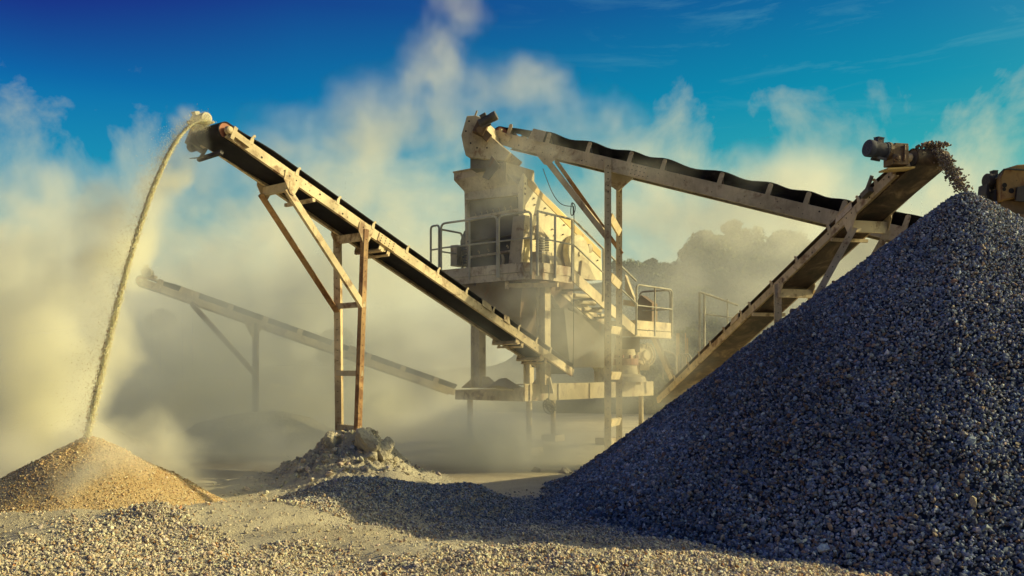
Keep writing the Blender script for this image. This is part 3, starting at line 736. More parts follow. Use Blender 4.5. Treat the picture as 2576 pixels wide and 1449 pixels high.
for p, q in zip(ed[:-1], ed[1:]):
    nn = (q-p).cross(Z).normalized(); mid = (V(C.x, C.y, 0)-w_*1+a_*1-p)
    if nn.dot(mid) > 0: nn = -nn
    for z0, z1, o_ in ((ZP-.13, ZP+.05, .02), (ZP-.27, ZP-.135, .0)):
        b.add([p+nn*o_+Z*z0, q+nn*o_+Z*z0, q+nn*o_+Z*z1, p+nn*o_+Z*z1, p+nn*(o_-.012)+Z*z0, q+nn*(o_-.012)+Z*z0, q+nn*(o_-.012)+Z*z1, p+nn*(o_-.012)+Z*z1], [(0, 1, 2, 3), (7, 6, 5, 4), (0, 4, 5, 1), (3, 2, 6, 7), (0, 3, 7, 4), (1, 5, 6, 2)])
b.build('walkway_fascia', 'fascia', plant)
b = MB(); ud = [wk(cut*.5+i*.42, .05, ZP-.20) for i in range(6)]
for p in ud: b.bar(p, p+a_*.7, .05, .14, w_)
b.build('walkway_joist', 'brown', plant)
b = MB(); b.bar(wk(.9, .3, ZP-.33), wk(-.15, .55, ZP-.36), .06, .08); b.bar(wk(.75, .1, ZP-.28), wk(.75, .1, ZP-.42), .08, .08); b.bar(wk(.0, .75, ZP-.28), wk(.0, .75, ZP-.45), .08, .06); b.build('walkway_bracket', 'creamrust', plant)
# stair and lower landing
b = MB()
for off in (0, .62):
    b.bar(wk(off, uS-.02, ZP-.10), wk(off, uD, ZL-.10), .03, .22, w_)
b.build('stair_stringer', 'cream', plant)
b = MB()
for i in range(6):
    k = (i+.5)/6; p = wk(.31, uS+(uD-uS)*k, ZP-.08-(ZP-ZL)*k); b.box(p, w_*.29, a_*.12, Z*.015)
b.build('stair_tread', 'grime', plant)
b = MB(); b.prism([wk(0, uD, ZL), wk(.9, uD, ZL), wk(.9, uE, ZL), wk(0, uE, ZL)], V(0, 0, -.05)); b.build('landing_deck', 'grime', plant)
b = MB()
for p, q in ((wk(-.01, uD, 0), wk(-.01, uE, 0)), (wk(-.01, uE, 0), wk(.9, uE, 0)), (wk(.9, uD, 0), wk(-.01, uD, 0))):
    b.bar(p+Z*(ZL+.03), q+Z*(ZL+.03), .014, .20); b.bar(p+Z*(ZL-.16), q+Z*(ZL-.16), .02, .14)
b.build('landing_fascia', 'cream', plant)
def arc(p, c, q, n=5): return [p.lerp(c, t).lerp(c.lerp(q, t), t) for t in [i/n for i in range(n+1)]]
def railpanel(base, h, name='handrail', r=.022, rnd=.12, mids=(.5,), drop=.2, mat='rail', inner=()):
    """base: the two foot points; a bent-tube panel with a middle rail"""
    p, q = base; u = (q-p).normalized(); pt, qt = p+Z*h, q+Z*h
    pts = [p-Z*drop]+arc(pt-Z*rnd, pt, pt+u*rnd)+arc(qt-u*rnd, qt, qt-Z*rnd)+[q-Z*drop]
    b = MB(); b.tube(pts, r, 8)
    for m_ in mids: b.tube([p+Z*h*m_, q+Z*h*m_], r*.75, 6)
    for k in inner: pp = p.lerp(q, k); b.tube([pp-Z*drop, pp+Z*h], r*.9, 6)
    return b.build(name, mat, plant, smooth=True)
H_ = 1.0
x2u = lambda x: along(C, -w_, x)
railpanel((wk(x2u(1112), -.03, ZP), wk(x2u(1253), -.03, ZP)), H_, inner=(.52,))
railpanel((wk(x2u(1257), -.03, ZP), wk(.06, -.03, ZP)), H_)
railpanel((wk(x2u(1082)-.02, -.0, ZP), wk(x2u(1107), -.03, ZP)), .98, 'gate_rail', rnd=.08, drop=.1)
railpanel((wk(x2u(1098), .1, ZP), wk(x2u(1098), .8, ZP)), .92, 'gate_rail', rnd=.1, drop=.0)
b = MB(); tp = [wk(-.03, .05, ZP+H_), wk(-.03, uS, ZP+H_), wk(-.03, uD, ZL+H_)]
b.tube(tp, .022, 8); b.tube([p-Z*.5 for p in tp], .017, 6)
for ua in (.05, .62, uS-.05): b.tube([wk(-.03, ua, ZP-.22), wk(-.03, ua, ZP+H_)], .024, 8)
k = .45; b.tube([wk(-.03, uS+(uD-uS)*k, ZP-(ZP-ZL)*k-.1), wk(-.03, uS+(uD-uS)*k, ZP-(ZP-ZL)*k+H_)], .022, 8)
b.build('handrail', 'rail', plant, smooth=True)
railpanel((wk(-.03, uD+.02, ZL), wk(-.03, uE, ZL)), .92, inner=(.5,))
railpanel((wk(.02, uE, ZL), wk(.85, uE, ZL)), .92)
# legs, discharge funnel, chassis
def hleg(x, ytop, ybot, Y, w=.20, nm='leg', mat='dusty'):
    p = P(x, ytop, Y); q = P(x, ybot, Y); q.x = p.x; b = MB()
    for sg in (-1, 1): b.box((p+q)/2+w_*sg*w*.5, a_*w*.5, w_*.012, Z*(p.z-q.z)/2)
    b.box((p+q)/2, a_*.012, w_*(w*.5-.013), Z*(p.z-q.z)/2)
    return b.build(nm, mat, plant)
hleg(1367, 722, 968, 17.5); hleg(1203, 740, 972, 19.0, .22); hleg(1509, 790, 972, 20.6, .18); hleg(1330, 790, 966, 22.3, .18)
b = MB(); q = P(1367, 962, 17.5); b.prism([q-w_*.45-Z*.22, q+w_*.25-Z*.22, q+w_*.16+Z*.10, q-w_*.16+Z*.10], a_*.03); b.build('leg_gusset', 'dusty', plant)
b = MB(); q = P(1203, 965, 19.0); b.prism([q-w_*.5-Z*.1, q+w_*.5-Z*.1, q+w_*.13+Z*.15, q-w_*.13+Z*.15], a_*.2); b.build('leg_gusset', 'dusty', plant)
Cb = P(1318, 1010, 17.15); zB0 = Cb.z; zB1 = CAMH+(HY-984)/F*17.15
ub = along(Cb, -w_, 1145); us = along(Cb, a_, 1642)
def bs(u_w, u_a, z): return V(Cb.x, Cb.y, z)-w_*u_w+a_*u_a
b = MB(); zc = (zB0+zB1)/2; hh_ = zB1-zB0
b.chan(bs(0, 0, zc), bs(ub, 0, zc), -a_, .16, hh_, .02)
for k in (.02, .36, .66, .98): b.box(bs(ub*k, .04, zc), w_*.015, a_*.05, Z*hh_*.48)
b.build('chassis_beam', 'dusty', plant)
b = MB(); b.bar(bs(ub, .2, zc), bs(ub, 5.4, zc), .16, hh_, w_); b.build('chassis_beam', 'dusty', plant)
b = MB(); z2 = CAMH+(HY-966)/F*17.15; b.chan(bs(-.02, 0, (zB0+z2)/2), bs(-.02, us, (zB0+z2)/2), w_, .18, z2-zB0, .02); b.prism([bs(.0, -.02, zB0), bs(.0, -.02, z2-.06), bs(.25, -.02, zB1+.05), bs(.25, -.02, zB0)], a_*.03)
for k in (.03, .22, .45, .7): b.box(bs(-.0, us*k, (zB0+z2)/2), a_*.015, w_*.05, Z*(z2-zB0)*.47)
b.build('chassis_beam', 'dusty', plant)
for uw, ua in ((.1, .3), (ub-.15, .3), (.15, 3.3), (ub-.15, 3.3), (.15, us-.3)):
    b = MB(); p = bs(uw, ua, zB0-.01); b.cyl(p, V(p.x, p.y, .12), .06, 10); b.box(V(p.x, p.y, .08), w_*.2, a_*.2, Z*.08); b.build('jack_leg', 'dusty', plant)
top_ = [wk(.55, .35, ZP-.10), wk(uL-.25, .35, ZP-.10), wk(uL-.25, 2.2, ZP-.10), wk(.55, 2.2, ZP-.10)]
md_ = [wk(.70, .45, 2.75), wk(uL-.55, .45, 2.75), wk(uL-.55, 2.0, 2.75), wk(.70, 2.0, 2.75)]
lo_ = [wk(1.0, .9, 2.1), wk(1.35, .9, 2.1), wk(1.35, 1.7, 2.1), wk(1.0, 1.7, 2.1)]
b = MB(); b.loft([top_, md_, lo_]); b.build('discharge_funnel', 'brown', plant)
b = MB(); b.loft([[wk(.3, 1.4, 2.95), wk(1.6, 1.4, 2.95), wk(1.6, 3.4, 2.6), wk(.3, 3.4, 2.6)], [wk(.5, 1.9, 1.75), wk(1.5, 1.9, 1.75), wk(1.5, 3.6, 1.75), wk(.5, 3.6, 1.75)]]); b.build('collecting_chute', 'grime', plant)
b = MB(); b.angle(P(1382, 742, 17.8), P(1502, 935, 19.6), V(-.3, -1, 0), .06, .09); b.build('brace', 'rail', plant)
b = MB(); b.bar(P(1395, 745, 18.4), P(1520, 835, 20.2), .12, .16); b.build('brace', 'grime', plant)
for y_, x_ in ((744, 1462), (761, 1470), (779, 1485)):
    b = MB(); b.cyl(P(x_-18, y_-1, 18.6), P(x_+26, y_+3, 19.0), .05, 10); b.build('roller', 'dusty', plant, smooth=True)
# machinery below the landing
b = MB(); c = P(1612, 893, 20.6); ax = V(.55, -.83, 0)
b.lathe(c, ax, [(0, .24), (.02, .26), (.14, .26), (.16, .235)], 28); b.lathe(c+ax*.16, ax, [(0, .12), (.06, .10)], 14); b.build('drive_wheel', 'cream', plant, smooth=True)
b = MB(); b.tube([c+ax*.2+(V(.83, .55, 0)*math.cos(t)+Z*math.sin(t))*.265 for t in np.linspace(-1.4, 1.6, 16)], .018, 6)
for t in np.linspace(-1.2, 1.4, 9): b.box(c+ax*.18+(V(.83, .55, 0)*math.cos(t)+Z*math.sin(t))*.21, ax*.02, V(.83, .55, 0)*.012, Z*.03)
b.build('wheel_guard', 'cream', plant)
b = MB(); b.lathe(P(1572, 960, 20.3), Z, [(0, .50), (.12, .46), (.18, .30), (.50, .27), (.75, .24)], 22); b.build('crusher_cone', 'dusty', plant, smooth=True)
b = MB(); b.lathe(P(1572, 912, 20.3)-Z*.06, Z, [(0, .31), (.14, .31), (.17, .26)], 22)
for t in np.linspace(0, 6.28, 11)[:-1]: b.cyl(P(1572, 912, 20.3)+V(.29*math.cos(t), .29*math.sin(t), .1), P(1572, 912, 20.3)+V(.29*math.cos(t), .29*math.sin(t), .17), .03, 6)
b.build('clamp_ring', 'redsteel', plant)
b = MB(); b.box(P(1577, 868, 20.5), V(.26, 0, 0), V(0, .3, 0), Z*.17); b.build('crusher_hood', 'brown', plant)
b = MB(); b.prism(flat([(1585, 845), (1597, 845), (1612, 968), (1600, 968)], 20.4), V(.03, .05, 0)); b.build('brace', 'cream', plant)
for dx in (0, 22): b = MB(); b.angle(P(1642+dx*.3, 848, 20.7+dx*.03), P(1692+dx*.3, 962, 20.9+dx*.03), V(-.3, -1, 0), .05, .10); b.build('strut', 'cream' if dx == 0 else 'brown', plant)
b = MB(); b.box(P(1618, 925, 20.5), V(.12, .03, 0), V(-.02, .08, 0), Z*.06); b.box(P(1612, 912, 20.55), V(.16, .03, 0), V(-.02, .1, 0), Z*.05); b.tube([P(1604, 918, 20.4), P(1606, 905, 20.3), P(1616, 903, 20.3), P(1622, 918, 20.4)], .015, 6); b.build('drive_motor', 'dusty', plant)
b = MB(); b.prism(flat([(1598, 765), (1612, 742), (1640, 762), (1640, 815), (1604, 818)], 21.2), V(.2, .4, 0)); b.build('discharge_hood', 'brown', plant)
b = MB(); b.prism(flat([(1572, 690), (1598, 760), (1598, 772), (1572, 730)], 20.0), V(.1, .3, 0)); b.build('chute_plate', 'dusty', plant)
b = MB(); b.box(P(1585, 763, 20.2), V(.16, 0, -.02), V(0, .05, 0), Z*.06); b.build('landing_bracket', 'cream', plant)
b = MB(); b.tube(arc(P(1668, 882, 21.4), P(1700, 886, 21.4), P(1700, 900, 21.4))+[P(1702, 950, 21.4)], .022, 8); b.tube([P(1672, 930, 21.4), P(1702, 931, 21.4)], .016, 6); b.tube([P(1668, 882, 21.4), P(1668, 955, 21.4)], .02, 6); b.build('guard_rail', 'rail', plant, smooth=True)
for x_ in (1707, 1716, 1724):
    b = MB(); b.tube([P(x_, 975, 21.6), P(x_, 900, 21.6)]+arc(P(x_, 895, 21.6), P(x_+6, 884, 21.6), P(x_+14, 900, 21.6))+[P(x_+16, 960, 21.6)], .02, 6); b.build('hose', 'rail', plant, smooth=True)
# dust lying on the chassis nose
b = MB()
dh = np.linspace(0, 1, 9); rows = []
for i in range(9):
    k = i/8; rows.append([bs(ub*(.12+.50*k), .0+.02+.55*j/6, zB1+.012+max(0, .27*(1-abs(k-.55)/.56))*math.sin(math.pi*min(1, .12+j/6*.9))) for j in range(7)])
b.loft(rows, False); o = b.build('dust_heap', 'mound', None, smooth=True)
tag(o, 'low heap of grey dust lying on the front chassis beam of the screening plant', 'dust heap')

# cable hanging from the feed conveyor brace
b = MB(); q0, q1 = P(1366, 424, 17.5), P(1437, 519, 17.0); pts = [q0.lerp(q1, t)-Z*.28*math.sin(math.pi*t)*(1-.2*t) for t in np.linspace(0, 1, 16)]
pts += [P(1443, 519, 17), P(1444, 540, 17), P(1443.5, 700, 17), P(1443, 860, 17), P(1441, 948, 17)]
b.tube(pts, .008, 6)
b.tube([P(1439+9*math.sin(t)*(.6+.4*math.cos(t/2)), 526-16*math.cos(t), 17) for t in np.linspace(0, 9, 30)], .009, 5)
tag(b.build('hanging_cable', 'cable', None, smooth=True), 'thin black cable looping from the feed conveyor brace and hanging straight down', 'cable')
b = MB(); rr = random.Random(4); b.tube([P(1382+16*math.cos(t)*(.7+.3*math.sin(t*.37)), 1022+20*math.sin(t*1.03)*(.6+.4*math.cos(t*.21)), 16.9+.05*math.sin(t*.5)) for t in np.linspace(0, 44, 160)], .010, 5)
b.tube([P(1379, 968, 16.95), P(1381, 990, 16.9), P(1380, 1010, 16.9)], .010, 5)
tag(b.build('cable_coil', 'cable', None, smooth=True), 'tangled coil of black cable hung on the corner of the chassis', 'cable')

# ------------------------------------------------------------------ machine at the right edge, behind the pile
ld = thing('hopper_loader', P(2545, 560, 15.5), 'worn brown yellow machine housing with dark motor at the right edge behind the pile', 'machine')
b = MB(); Yb = 15.5
b.prism(flat([(2517, 446), (2527, 424), (2560, 414), (2720, 404), (2720, 494), (2574, 494), (2519, 505)], Yb), V(.3, 1.1, 0)); b.mat(1)
for x_, y_, r_ in ((2527, 466, .045), (2526, 476, .035), (2544, 480, .05), (2541, 427, .014)): b.disc(P(x_, y_, Yb), V(0, -1, 0), r_, .004, 9)
b.build('housing', ['wornloader', 'hole'], ld, bevel=.02)
b = MB(); b.prism(flat([(2520, 506), (2720, 495), (2720, 575), (2524, 540)], Yb+.12), V(.3, .9, 0)); b.build('lower_housing', 'brown', ld)
b = MB(); b.prism(flat([(2522, 541), (2720, 530), (2720, 640), (2530, 640)], Yb-.05), V(.3, 1.1, 0)); b.build('base_plate', 'brown', ld)
b = MB(); b.prism(flat([(2560, 470), (2580, 466), (2720, 466), (2720, 520), (2556, 505)], Yb-.06), V(0, .05, 0)); b.build('side_cover', 'darksteel', ld)
motor(ld, P(2517, 455, Yb+.4), V(-1, -.12, 0), .125, .30, 'darksteel')
b = MB(); b.box(P(2506, 498, Yb+.4), V(.10, 0, 0), V(0, .14, 0), Z*.13); b.box(P(2507, 521, Yb+.4), V(.11, 0, .01), V(0, .15, 0), Z*.07); b.build('gearbox', 'darksteel', ld, bevel=.015)
b = MB(); b.prism(flat([(2484, 461), (2481, 486), (2485, 511), (2488, 511), (2490, 486), (2488, 461)], Yb+.3), V(0, .3, 0))
for y_ in (463, 484, 499): b.bar(P(2487, y_, Yb+.4), P(2503, y_+2, Yb+.4), .05, .03)
b.bar(P(2490, 464, Yb+.4), P(2499, 494, Yb+.4), .03, .03); b.build('belt_guard', 'darksteel', ld)
b = MB(); b.tube([P(2505, 449, Yb), P(2515, 437, Yb), P(2526, 426, Yb-.03), P(2540, 425, Yb-.05), P(2580, 428, Yb-.05), P(2700, 428, Yb-.05)], .016, 6); b.build('conduit', 'cable', ld, smooth=True)
for sx in (2535, 2690):
    b = MB(); b.bar(P(sx, 630, Yb+.5), V(P(sx, 630, Yb+.5).x, Yb+.5, -.1), .2, .2); b.build('leg', 'brown', ld)

# guard fence beyond the stacker
fn = thing('railing_fence', P(1762, 850, 25), 'thin pale railing with a tall post beyond the stacker conveyor', 'railing')
for i, (x_, y0, y1) in enumerate(((1760, 735, 930), (1772, 740, 930), (1830, 752, 900))):
    b = MB(); b.tube([P(x_, y1, 25), P(x_, y0, 25)], .035 if i < 2 else .022, 8); b.build('post', 'rail', fn, smooth=True)
b = MB(); b.tube([P(1760, 735, 25), P(1800, 748, 25), P(1856, 768, 25)], .03, 8); b.tube([P(1772, 790, 25), P(1850, 800, 25)], .02, 6); b.build('top_rail', 'rail', fn, smooth=True)
for i, (x_, y0, y1) in enumerate(((1705, 838, 960), (1728, 838, 930), (1733, 850, 930))):
    b = MB(); b.bar(P(x_, y1+60, 23.5), P(x_-(0 if i == 0 else 4), y0, 23.5), .09 if i == 0 else .03, .05, V(1, 0, 0)); o = b.build('steel_post', 'cream', None)
    tag(o, ['square pale steel post standing beside the lower landing', 'thin steel rod just right of the square post by the landing', 'thin rightmost steel rod near the stacker conveyor'][i], 'post')

# ------------------------------------------------------------------ sand heap and stream
HP = P(222, 1098, 10.43)
def hheap(x, y):
    r_ = np.hypot(x-HP.x, y-HP.y); h = HP.z-.60*(np.sqrt(r_*r_+.10**2)-.10); h = h+vn(x, y, 1.6, 3, 12)*.10+vn(x, y, 7, 2, 14)*.02
    return np.where(h > -.05, h, -.05-(-.05-h)*.15)
RR, TT = np.meshgrid(np.r_[.01, np.linspace(.04, 2.5, 80)], np.linspace(0, 2*math.pi, 181)[:-1])
hx = HP.x+RR*np.cos(TT); hy = HP.y+RR*np.sin(TT); hz = hheap(hx, hy)
na, nr = hx.shape; bi = np.arange(na*nr).reshape(na, nr); b2 = np.roll(bi, -1, axis=0)
qd = np.stack([bi[:, :-1], bi[:, 1:], b2[:, 1:], b2[:, :-1]], -1).reshape(-1, 4)
o = npmesh('sand_heap', np.c_[hx.ravel(), hy.ravel(), hz.ravel()], qd, 'heap', smooth=True)
tag(o, 'conical heap of orange sand under the falling stream at the left', 'sand heap')
n = 26000; rad = np.sqrt(rng.random(n))*2.1; th = rng.random(n)*6.283; x = HP.x+rad*np.cos(th); y = HP.y+rad*np.sin(th); z = hheap(x, y); ok = (z > -.04); x, y, z = x[ok], y[ok], z[ok]; n = len(x)
sz = np.clip(rng.lognormal(math.log(.0085), .32, n), .004, .022)
o = stones('heap_grains', np.c_[x, y, z+sz*.3], sz, tints(n, rng, [(.58, .43, .23), (.46, .30, .14), (.70, .57, .36)], [4, 3, 3]), rng)
o.name = 'coarse_sand'; tag(o, 'coarse orange grains covering the sand heap', 'sand', kind='stuff')
# stream of grains: thrown off the belt, falling to the heap
S0 = P(527, 313, 11.62); dH = V(c1.d.x, c1.d.y, 0).normalized(); kH = ((222-CX)/F*S0.y-S0.x)/(dH.x-(222-CX)/F*dH.y)
def stream(tau):
    t = tau*.975; hor = kH*(tau**1.13); zz = S0.z+.62*t*(1-tau*.0)-4.9*t*t*(S0.z+.62*.975-HP.z)/(4.9*.975**2)
    return np.stack([S0.x+dH.x*hor, S0.y+dH.y*hor, zz], -1)
n = 150000; tau = rng.random(n)**1.08; pos = stream(tau)
core = rng.random(n) < .62
sp_ = np.where(core, .0045+.017*np.exp(-tau*7)+.006*tau**2, .008+.022*np.exp(-tau*6)+.022*tau**1.5)
lat = rng.normal(size=n)*sp_; dep = rng.normal(size=n)*sp_*1.3
clump = vn(tau*42, lat*60, 1, 3, 3)
keep = (clump+.5*vn(tau*9, lat*0, 1, 2, 5) > -.20) | (rng.random(n) < .12); tau, pos, lat, dep, core = tau[keep], pos[keep], lat[keep], dep[keep], core[keep]; n = len(tau)
rise = np.minimum(1, tau*6)
pos = pos+np.outer(lat-.02*rise, [c1.w.x, c1.w.y, 0])+np.outer(dep*.7, [dH.x, dH.y, -.5])
spray = rng.random(n) < .10; off_ = np.where(spray, rng.exponential(.11, n)*(.25+tau), 0); pos[:, 0] -= off_; pos[:, 2] += np.where(spray, rng.normal(size=n)*.06, 0)
sz = np.clip(rng.lognormal(math.log(.0048), .35, n), .0025, .011)*np.where(spray, .62, 1)
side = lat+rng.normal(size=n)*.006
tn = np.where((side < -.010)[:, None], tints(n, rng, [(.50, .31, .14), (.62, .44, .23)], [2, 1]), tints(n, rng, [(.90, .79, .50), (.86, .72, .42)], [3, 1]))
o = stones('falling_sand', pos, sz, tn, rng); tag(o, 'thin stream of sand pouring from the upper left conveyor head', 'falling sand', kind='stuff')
# carried layer of sand on the belt just before the head
# stones falling from the right stacker
hd = c3.L(-.30, c3.W*.55, c3.vc+c3.r+.03)
T3 = V(PK.x, PK.y, PK.z+.02)
n = 1500; tau = rng.random(n)**.8; dd = T3-hd; tt = tau
pos = np.stack([hd.x+dd.x*tt**1.25, hd.y+dd.y*tt**1.25, hd.z+.10*tt-(hd.z+.10-T3.z)*tt**2], -1)+rng.normal(size=(n, 3))*np.array([.024, .035, .022])*(1+.9*tau[:, None])
sz = np.clip(rng.lognormal(math.log(.0155), .32, n), .007, .032)
o = stones('falling_gravel', pos, sz, tints(n, rng, [(.25, .22, .19), (.36, .31, .25), (.17, .14, .12)], [3, 3, 2]), rng); tag(o, 'loose stones dropping from the right stacker onto the pile peak', 'falling gravel', kind='stuff')
n = 900; a = rng.uniform(-.25, 1.2, n); tl = rng.uniform(.2, .85, n)*c3.W
base = np.array([c3.L(float(p)-.30+.0, float(t), 0)[:] for p, t in zip(a, tl)])
cross = 1-(tl/c3.W*2-1.05)**2
hgt = c3.vc+c3.r+.01+np.clip(cross, 0, 1)*.055*rng.random(n)
fwd = np.clip(-a, 0, 1); hgt = hgt-fwd**2*1.2
pos = base+np.outer(hgt, np.array(c3.n[:])); sz = np.clip(rng.lognormal(math.log(.020), .25, n), .010, .035)
o = stones('carried_gravel', pos, sz, tints(n, rng, [(.25, .20, .16), (.36, .28, .2), (.15, .12, .10)], [3, 3, 2]), rng); tag(o, 'layer of stones riding over the head of the right stacker', 'carried gravel', kind='stuff')

# ------------------------------------------------------------------ mud mound with boulders under the ladder legs
MC = V(botn.x*.5+botf.x*.5+.18, botn.y*.5+botf.y*.5-.15, 0); MZ = CAMH+(HY-1082)/F*MC.y
def hmound(x, y):
    dx = x-MC.x; dy = y-MC.y
    r_ = np.hypot(dx/np.where(dx < 0, 1.45, 1.0), dy/1.2)
    h = MZ*1.08*np.exp(-(r_/.68)**1.7)+.10*np.exp(-(r_/1.1)**2)
    rough = np.clip(h/MZ, 0, 1)
    h = h+rough*(np.abs(vn(x, y, 2.6, 4, 21))*.85+np.abs(vn(x, y, 6, 4, 23))*.55-.24)+.05*np.abs(vn(x, y, 3.1, 3, 24))*np.exp(-(r_/1.1)**2)+.16*gauss(x, y, MC.x+.55, MC.y-1.1, .55, .4, .3)+.14*gauss(x, y, MC.x-.25, MC.y-1.05, .4, .4)
    return np.minimum(h, MZ*1.04)+hground(x, y)-.035
mx, my = np.meshgrid(np.linspace(MC.x-3.0, MC.x+1.9, 260), np.linspace(MC.y-2.2, MC.y+2.2, 220)); mz = hmound(mx, my)
mi = np.arange(mx.size).reshape(mx.shape); qd = np.stack([mi[:-1, :-1], mi[:-1, 1:], mi[1:, 1:], mi[1:, :-1]], -1).reshape(-1, 4)
o = npmesh('mud_mound', np.c_[mx.ravel(), my.ravel(), mz.ravel()], qd, 'mound', smooth=False)
fx, fy = np.meshgrid(np.linspace(-1.2, 1.2, 60), np.linspace(-.7, .7, 40)); FQ = P(985, 1205, MC.y-1.15); fz = hground(FQ.x+fx, FQ.y+fy)+.30*np.exp(-np.abs(fx/.62)**1.4-np.abs(fy/.42)**1.5)+.10*np.exp(-np.abs((fx+.75)/.35)**1.4-np.abs(fy/.4)**1.5)+vn(fx, fy, 3, 3, 51)*.04-.03
fi = np.arange(fx.size).reshape(fx.shape)
fo = npmesh('sand_fan', np.c_[(FQ.x+fx).ravel(), (FQ.y+fy).ravel(), fz.ravel()], np.stack([fi[:-1, :-1], fi[:-1, 1:], fi[1:, 1:], fi[1:, :-1]], -1).reshape(-1, 4), 'ground', smooth=True); tag(fo, 'small pale sunlit fan of sand at the foot of the mound', 'sand heap')
tag(o, 'steep caked grey mound around the feet of the ladder legs', 'mound')
n = 1300; rx_ = MC.x+rng.normal(size=n)*.6-.15; ry_ = MC.y-.3+rng.normal(size=n)*.6; sz = np.clip(rng.lognormal(math.log(.017), .55, n), .007, .07)
o = stones('rubble', np.c_[rx_, ry_, hmound(rx_, ry_)+sz*.25], sz, tints(n, rng, [(.50, .44, .33), (.62, .56, .43), (.36, .31, .23)], [4, 3, 2]), rng); tag(o, 'broken lumps and crumbs lying over the caked mound', 'rubble', kind='stuff')
for i, (x_, y_, Yd, r_, sq, lab) in enumerate((
        (922, 1110, -.52, .25, (.95, .9, 1.05), 'large pale boulder at the top right of the caked mound'),
        (930, 1086, -.25, .12, (1.2, 1, .8), 'dark capping rock above the large pale boulder'),
        (930, 1150, -.62, .17, (1.1, .9, .8), 'brown rock wedged under the large pale boulder'),
        (968, 1132, -.48, .18, (1, .9, 1.2), 'rough rock on the right shoulder of the mound'),
        (832, 1108, -.35, .14, (.8, .8, 1.1), 'narrow rock beside the left foot of the ladder legs'),
        (900, 1182, -.85, .09, (1.2, 1, .8), 'flat stone near the bottom front of the mound'),
        (868, 1160, -.75, .11, (1.4, .8, .7), 'slab like stone half buried in the front of the mound'),
        (787, 1228, -1.6, .075, (1, .8, 1.1), 'small pointed sunlit stone left of the mound'))):
    q = P(x_, y_, MC.y+Yd); tag(boulder('boulder', q, r_, 30+i, sq), lab, 'boulder')
for i, (x_, y_, Y, r_, lab) in enumerate(((1900, 1185, 14.6, .09, 'dark lump of rock on the pale floor right of the mound'), (1975, 1180, 14.4, .10, 'pale flat rock on the floor near the gravel pile foot'), (1400+0, 1192, 14.3, .07, 'small rock on the dusty floor between mound and pile'))):
    if i == 0: x_ = 1872
    q = P(x_*.72, y_, Y); q.z = float(hground(q.x, q.y))+r_*.3
    tag(boulder('boulder', q, r_, 60+i, (1.3, 1, .7), sub=2), lab, 'boulder')
q = P(2448, 1323, 7.25); tag(boulder('boulder', V(q.x, q.y, float(hpile(q.x, q.y))+.03), .075, 77, (.6, .7, 1.15), 'ground', sub=2), 'single pale upright stone on the lower right of the gravel pile', 'boulder')

# ------------------------------------------------------------------ background: hills, heaps, trees
def heightpatch(name, x0, x1, y0, y1, nx_, ny_, fn_, mat, label, cat, kind=None):
    X_, Y_ = np.meshgrid(np.linspace(x0, x1, nx_), np.linspace(y0, y1, ny_)); Z_ = fn_(X_, Y_)
    ii = np.arange(X_.size).reshape(X_.shape); q = np.stack([ii[:-1, :-1], ii[:-1, 1:], ii[1:, 1:], ii[1:, :-1]], -1).reshape(-1, 4)
    o = npmesh(name, np.c_[X_.ravel(), Y_.ravel(), Z_.ravel()], q, mat, smooth=True); return tag(o, label, cat, kind=kind)
def hhill(x, y):
    up = np.clip((y-31)/16, 0, 1); up = up*up*(3-2*up)
    lat = 1/(1+np.exp(-(x-2.2)/1.4)); low = .30
    h = 5.5*up*(low+(1-low)*lat)*(1+.03*np.clip(x-8, 0, 30))+np.clip((y-47)/40, 0, 1)*5*lat
    return h+vn(x, y, .25, 4, 31)*1.6*up-.35
hill = heightpatch('hill', -45, 60, 29, 95, 150, 90, hhill, 'hill', 'scrub covered hillside in the haze behind the plant', 'hill', 'structure')
heightpatch('spoil_heap', -17, -2, 23.5, 31, 110, 60, lambda x, y: 1.55*gauss(x, y, -8.2, 27, 3.4, 2.2)+.9*gauss(x, y, -12.5, 27, 3, 2)+vn(x, y, .9, 3, 33)*.25-.25, 'ground', 'pale gravel ridge in the haze behind the far conveyor legs', 'gravel heap')
heightpatch('spoil_heap', -9, 0, 17, 23.5, 90, 60, lambda x, y: 1.0*gauss(x, y, -5.6, 19.9, 2.1, 1.3)+vn(x, y, .9, 4, 34)*.4+np.abs(vn(x, y, 3.2, 3, 36))*.22-.25, 'spoil', 'dark rounded spoil mound in the haze left of the ladder legs', 'gravel heap')
heightpatch('spoil_heap', -14, -7.2, 15.5, 21, 90, 60, lambda x, y: 1.0*gauss(x, y, -9.3, 18.2, 1.7, 1.2)+vn(x, y, .9, 4, 35)*.4+np.abs(vn(x, y, 3.2, 3, 37))*.22-.25, 'spoil', 'dark spoil mound in the haze behind the falling sand', 'gravel heap')

